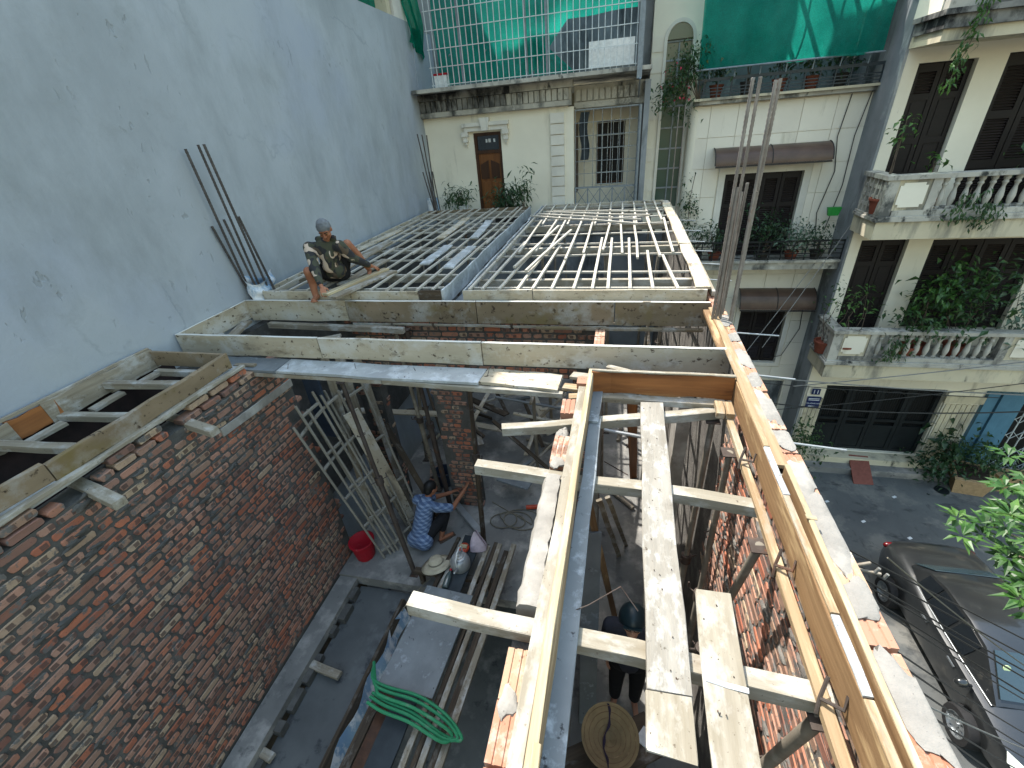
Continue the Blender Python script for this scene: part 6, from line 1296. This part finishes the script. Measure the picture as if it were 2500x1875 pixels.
for p, q, ra, rb in (((-3.61, 5.06, .59), (-3.65, 5.13, .33), .138, .145), ((-3.82, 5.03, .605), (-3.43, 5.06, .61), .07, .07), ((-3.72, 5.1, .3), (-3.58, 5.1, .3), .12, .12), ((-3.56, 4.98, .52), (-3.62, 5.0, .36), .07, .08)): m.cap(p, q, ra, rb)
limb(m, [(-3.84, 5.02, .61), (-3.68, 4.8, .415), (-3.55, 4.645, .265)], [.075, .062, .042]); limb(m, [(-3.42, 5.05, .61), (-3.355, 5.16, .425), (-3.285, 5.37, .285)], [.075, .062, .042])
m.ball((-3.68, 4.79, .4), .068); m.cap((-3.69, 5.03, .71), (-3.47, 5.04, .715), .035, .035)
fleshy(m, 'camouflage_shirt', 'camo', man, .009, 4)
m = MB(); 
for s_ in (-1, 1): m.add([HM @ V((s_*.01, .02, -.15)), HM @ V((s_*.085, .0, -.12)), HM @ V((s_*.075, .075, -.165)), HM @ V((s_*.085, .002, -.128))], [(0, 1, 2), (0, 2, 3)])
m.build('collar', 'camo', man)
m = MB(); m.cap((-3.75, 5.16, .25), (-3.59, 5.18, .25), .128, .128); limb(m, [(-3.75, 5.14, .25), (-3.77, 4.88, .335)], [.1, .085]); limb(m, [(-3.58, 5.19, .26), (-3.49, 5.22, .45)], [.1, .085]); fleshy(m, 'shorts', 'cloth_black', man, .01, 4)

# --- worker in the plaid shirt squatting by the pier
m = MB()
PM = head(m, (-2.56, 4.44, -2.8), (.5, .75, -.4), (.1, .3, .95))
m.cap((-2.59, 4.4, -2.88), (-2.62, 4.34, -2.97), .052, .058)
for p, q, ra, rb in (((-2.64, 4.3, -3.05), (-2.68, 4.1, -3.36), .115, .12), ((-2.78, 4.35, -3.0), (-2.46, 4.27, -3.0), .055, .055), ((-2.74, 4.04, -3.42), (-2.6, 4.02, -3.42), .11, .11)): m.cap(p, q, ra, rb)
limb(m, [(-2.58, 4.06, -3.42), (-2.36, 4.32, -3.2), (-2.42, 4.2, -3.52)], [.085, .06, .036]); limb(m, [(-2.43, 4.17, -3.565), (-2.3, 4.3, -3.575)], [.034, .028]); limb(m, [(-2.74, 4.1, -3.42), (-2.64, 4.46, -3.2), (-2.66, 4.36, -3.52)], [.085, .06, .036]); limb(m, [(-2.66, 4.33, -3.565), (-2.58, 4.48, -3.575)], [.034, .028])
limb(m, [(-2.43, 4.26, -3.0), (-2.23, 4.36, -3.07), (-2.16, 4.7, -3.04)], [.05, .04, .028]); hand(m, (-2.16, 4.7, -3.04), (-2.13, 4.86, -3.0), (0, .6, .3), -1, .15)
limb(m, [(-2.78, 4.38, -3.0), (-2.6, 4.6, -3.14), (-2.42, 4.76, -3.18)], [.05, .04, .028]); hand(m, (-2.42, 4.76, -3.18), (-2.33, 4.84, -3.17), (.5, .2, -.6), 1, .8)
wk = tag(fleshy(m, 'person', 'skin'), 'worker in blue plaid shirt squatting on the floor by the brick pier', 'person'); eyes(PM, 1, wk)
m = MB(); M3 = PM.to_3x3().to_4x4(); m.ball(PM @ V((0, -.024, .034)), (.085, .1, .096), 20, 14, M3); m.ball(PM @ V((0, -.06, -.02)), (.074, .06, .075), 16, 10, M3); fleshy(m, 'hair', 'hair_black', wk, .007, 2)
m = MB()
for p, q, ra, rb in (((-2.64, 4.29, -3.05), (-2.68, 4.06, -3.4), .135, .15), ((-2.8, 4.36, -3.0), (-2.44, 4.27, -3.0), .068, .068), ((-2.75, 4.02, -3.44), (-2.6, 3.99, -3.44), .135, .135), ((-2.66, 4.36, -2.93), (-2.58, 4.34, -2.93), .05, .05)): m.cap(p, q, ra, rb)
limb(m, [(-2.43, 4.26, -3.0), (-2.27, 4.34, -3.06)], [.075, .066]); limb(m, [(-2.79, 4.38, -3.0), (-2.64, 4.55, -3.11)], [.075, .064]); fleshy(m, 'plaid_shirt', 'plaid', wk, .009, 4)
m = MB(); m.cap((-2.73, 4.06, -3.43), (-2.6, 4.05, -3.43), .125, .125); limb(m, [(-2.58, 4.08, -3.41), (-2.36, 4.32, -3.2), (-2.4, 4.24, -3.4)], [.1, .078, .06]); limb(m, [(-2.74, 4.12, -3.41), (-2.64, 4.46, -3.2), (-2.66, 4.4, -3.4)], [.1, .078, .06]); fleshy(m, 'trousers', 'cloth_black', wk, .01, 4)
for (a_, b_) in (((-2.45, 4.13, -3.592), (-2.27, 4.33, -3.592)), ((-2.68, 4.3, -3.592), (-2.56, 4.52, -3.592))): plank('sandal', a_, b_, .09, .016, 'sandal', None, seg=3).parent = wk

# --- helmeted person standing in the bay below, looking up
m = MB()
EM = head(m, (.26, 2.34, -2.0), (-.05, -.78, .42), (0, .42, .9))
m.cap((.26, 2.4, -2.08), (.27, 2.45, -2.18), .05, .056); m.cap((.27, 2.46, -2.3), (.27, 2.46, -2.65), .125, .12); m.cap((.1, 2.46, -2.24), (.44, 2.46, -2.24), .055, .055); m.cap((.2, 2.46, -2.72), (.34, 2.46, -2.72), .11, .11)
for s_ in (-1, 1):
    limb(m, [(.27+s_*.09, 2.46, -2.75), (.27+s_*.1, 2.45, -3.15), (.27+s_*.1, 2.48, -3.53)], [.085, .058, .038]); limb(m, [(.27+s_*.1, 2.48, -3.57), (.27+s_*.12, 2.34, -3.575)], [.034, .028])
    limb(m, [(.27+s_*.19, 2.46, -2.25), (.27+s_*.22, 2.5, -2.52), (.27+s_*.2, 2.46, -2.78)], [.05, .04, .028]); hand(m, (.27+s_*.2, 2.46, -2.78), (.27+s_*.2, 2.44, -2.9), (-s_, 0, 0), 1, .5)
ps = tag(fleshy(m, 'person', 'skin_pale'), 'person in dark helmet and glasses standing below the planks, looking up', 'person'); eyes(EM, 1, ps)
A = EM @ Matrix.Translation((0, -.02, .045)) @ Matrix.Scale(1.12, 4, (0, 1, 0)); hm = MB().lathe([(.118, -.03), (.122, -.015), (.116, .03), (.095, .075), (.06, .105), (.02, .117), (.002, .118)], 28, A, False, False); hm.lathe([(.112, -.03), (.108, .03), (.08, .08), (.002, .11)], 28, A, False, False)
hm.box(-.075, .075, .085, .14, -.03, -.022, A); hm.build('helmet', 'helmet', ps, True)
gl = MB()
for k in (-1, 1): gl.tube([EM @ V((k*.032+.027*math.cos(t), .098, .006+.022*math.sin(t))) for t in [2*math.pi*j/20 for j in range(21)]], .0028, 5); gl.tube([EM @ V((k*.058, .096, .01)), EM @ V((k*.082, .0, .012))], .0025, 4)
gl.tube([EM @ V((-.008, .1, .01)), EM @ V((.008, .1, .01))], .0026, 4); gl.build('glasses', 'black', ps)
m = MB(); m.cap((.27, 2.46, -2.32), (.27, 2.46, -2.72), .145, .15); m.cap((.1, 2.46, -2.25), (.44, 2.46, -2.25), .07, .07)
for s_ in (-1, 1): limb(m, [(.27+s_*.19, 2.46, -2.26), (.27+s_*.22, 2.5, -2.52), (.27+s_*.2, 2.465, -2.76)], [.07, .058, .045])
fleshy(m, 'jacket', 'cloth_grey', ps, .01, 4)
m = MB(); m.cap((.2, 2.46, -2.74), (.34, 2.46, -2.74), .13, .13)
for s_ in (-1, 1): limb(m, [(.27+s_*.09, 2.46, -2.78), (.27+s_*.1, 2.45, -3.15), (.27+s_*.1, 2.48, -3.5)], [.1, .075, .06])
fleshy(m, 'trousers', 'cloth_black', ps, .01, 4)
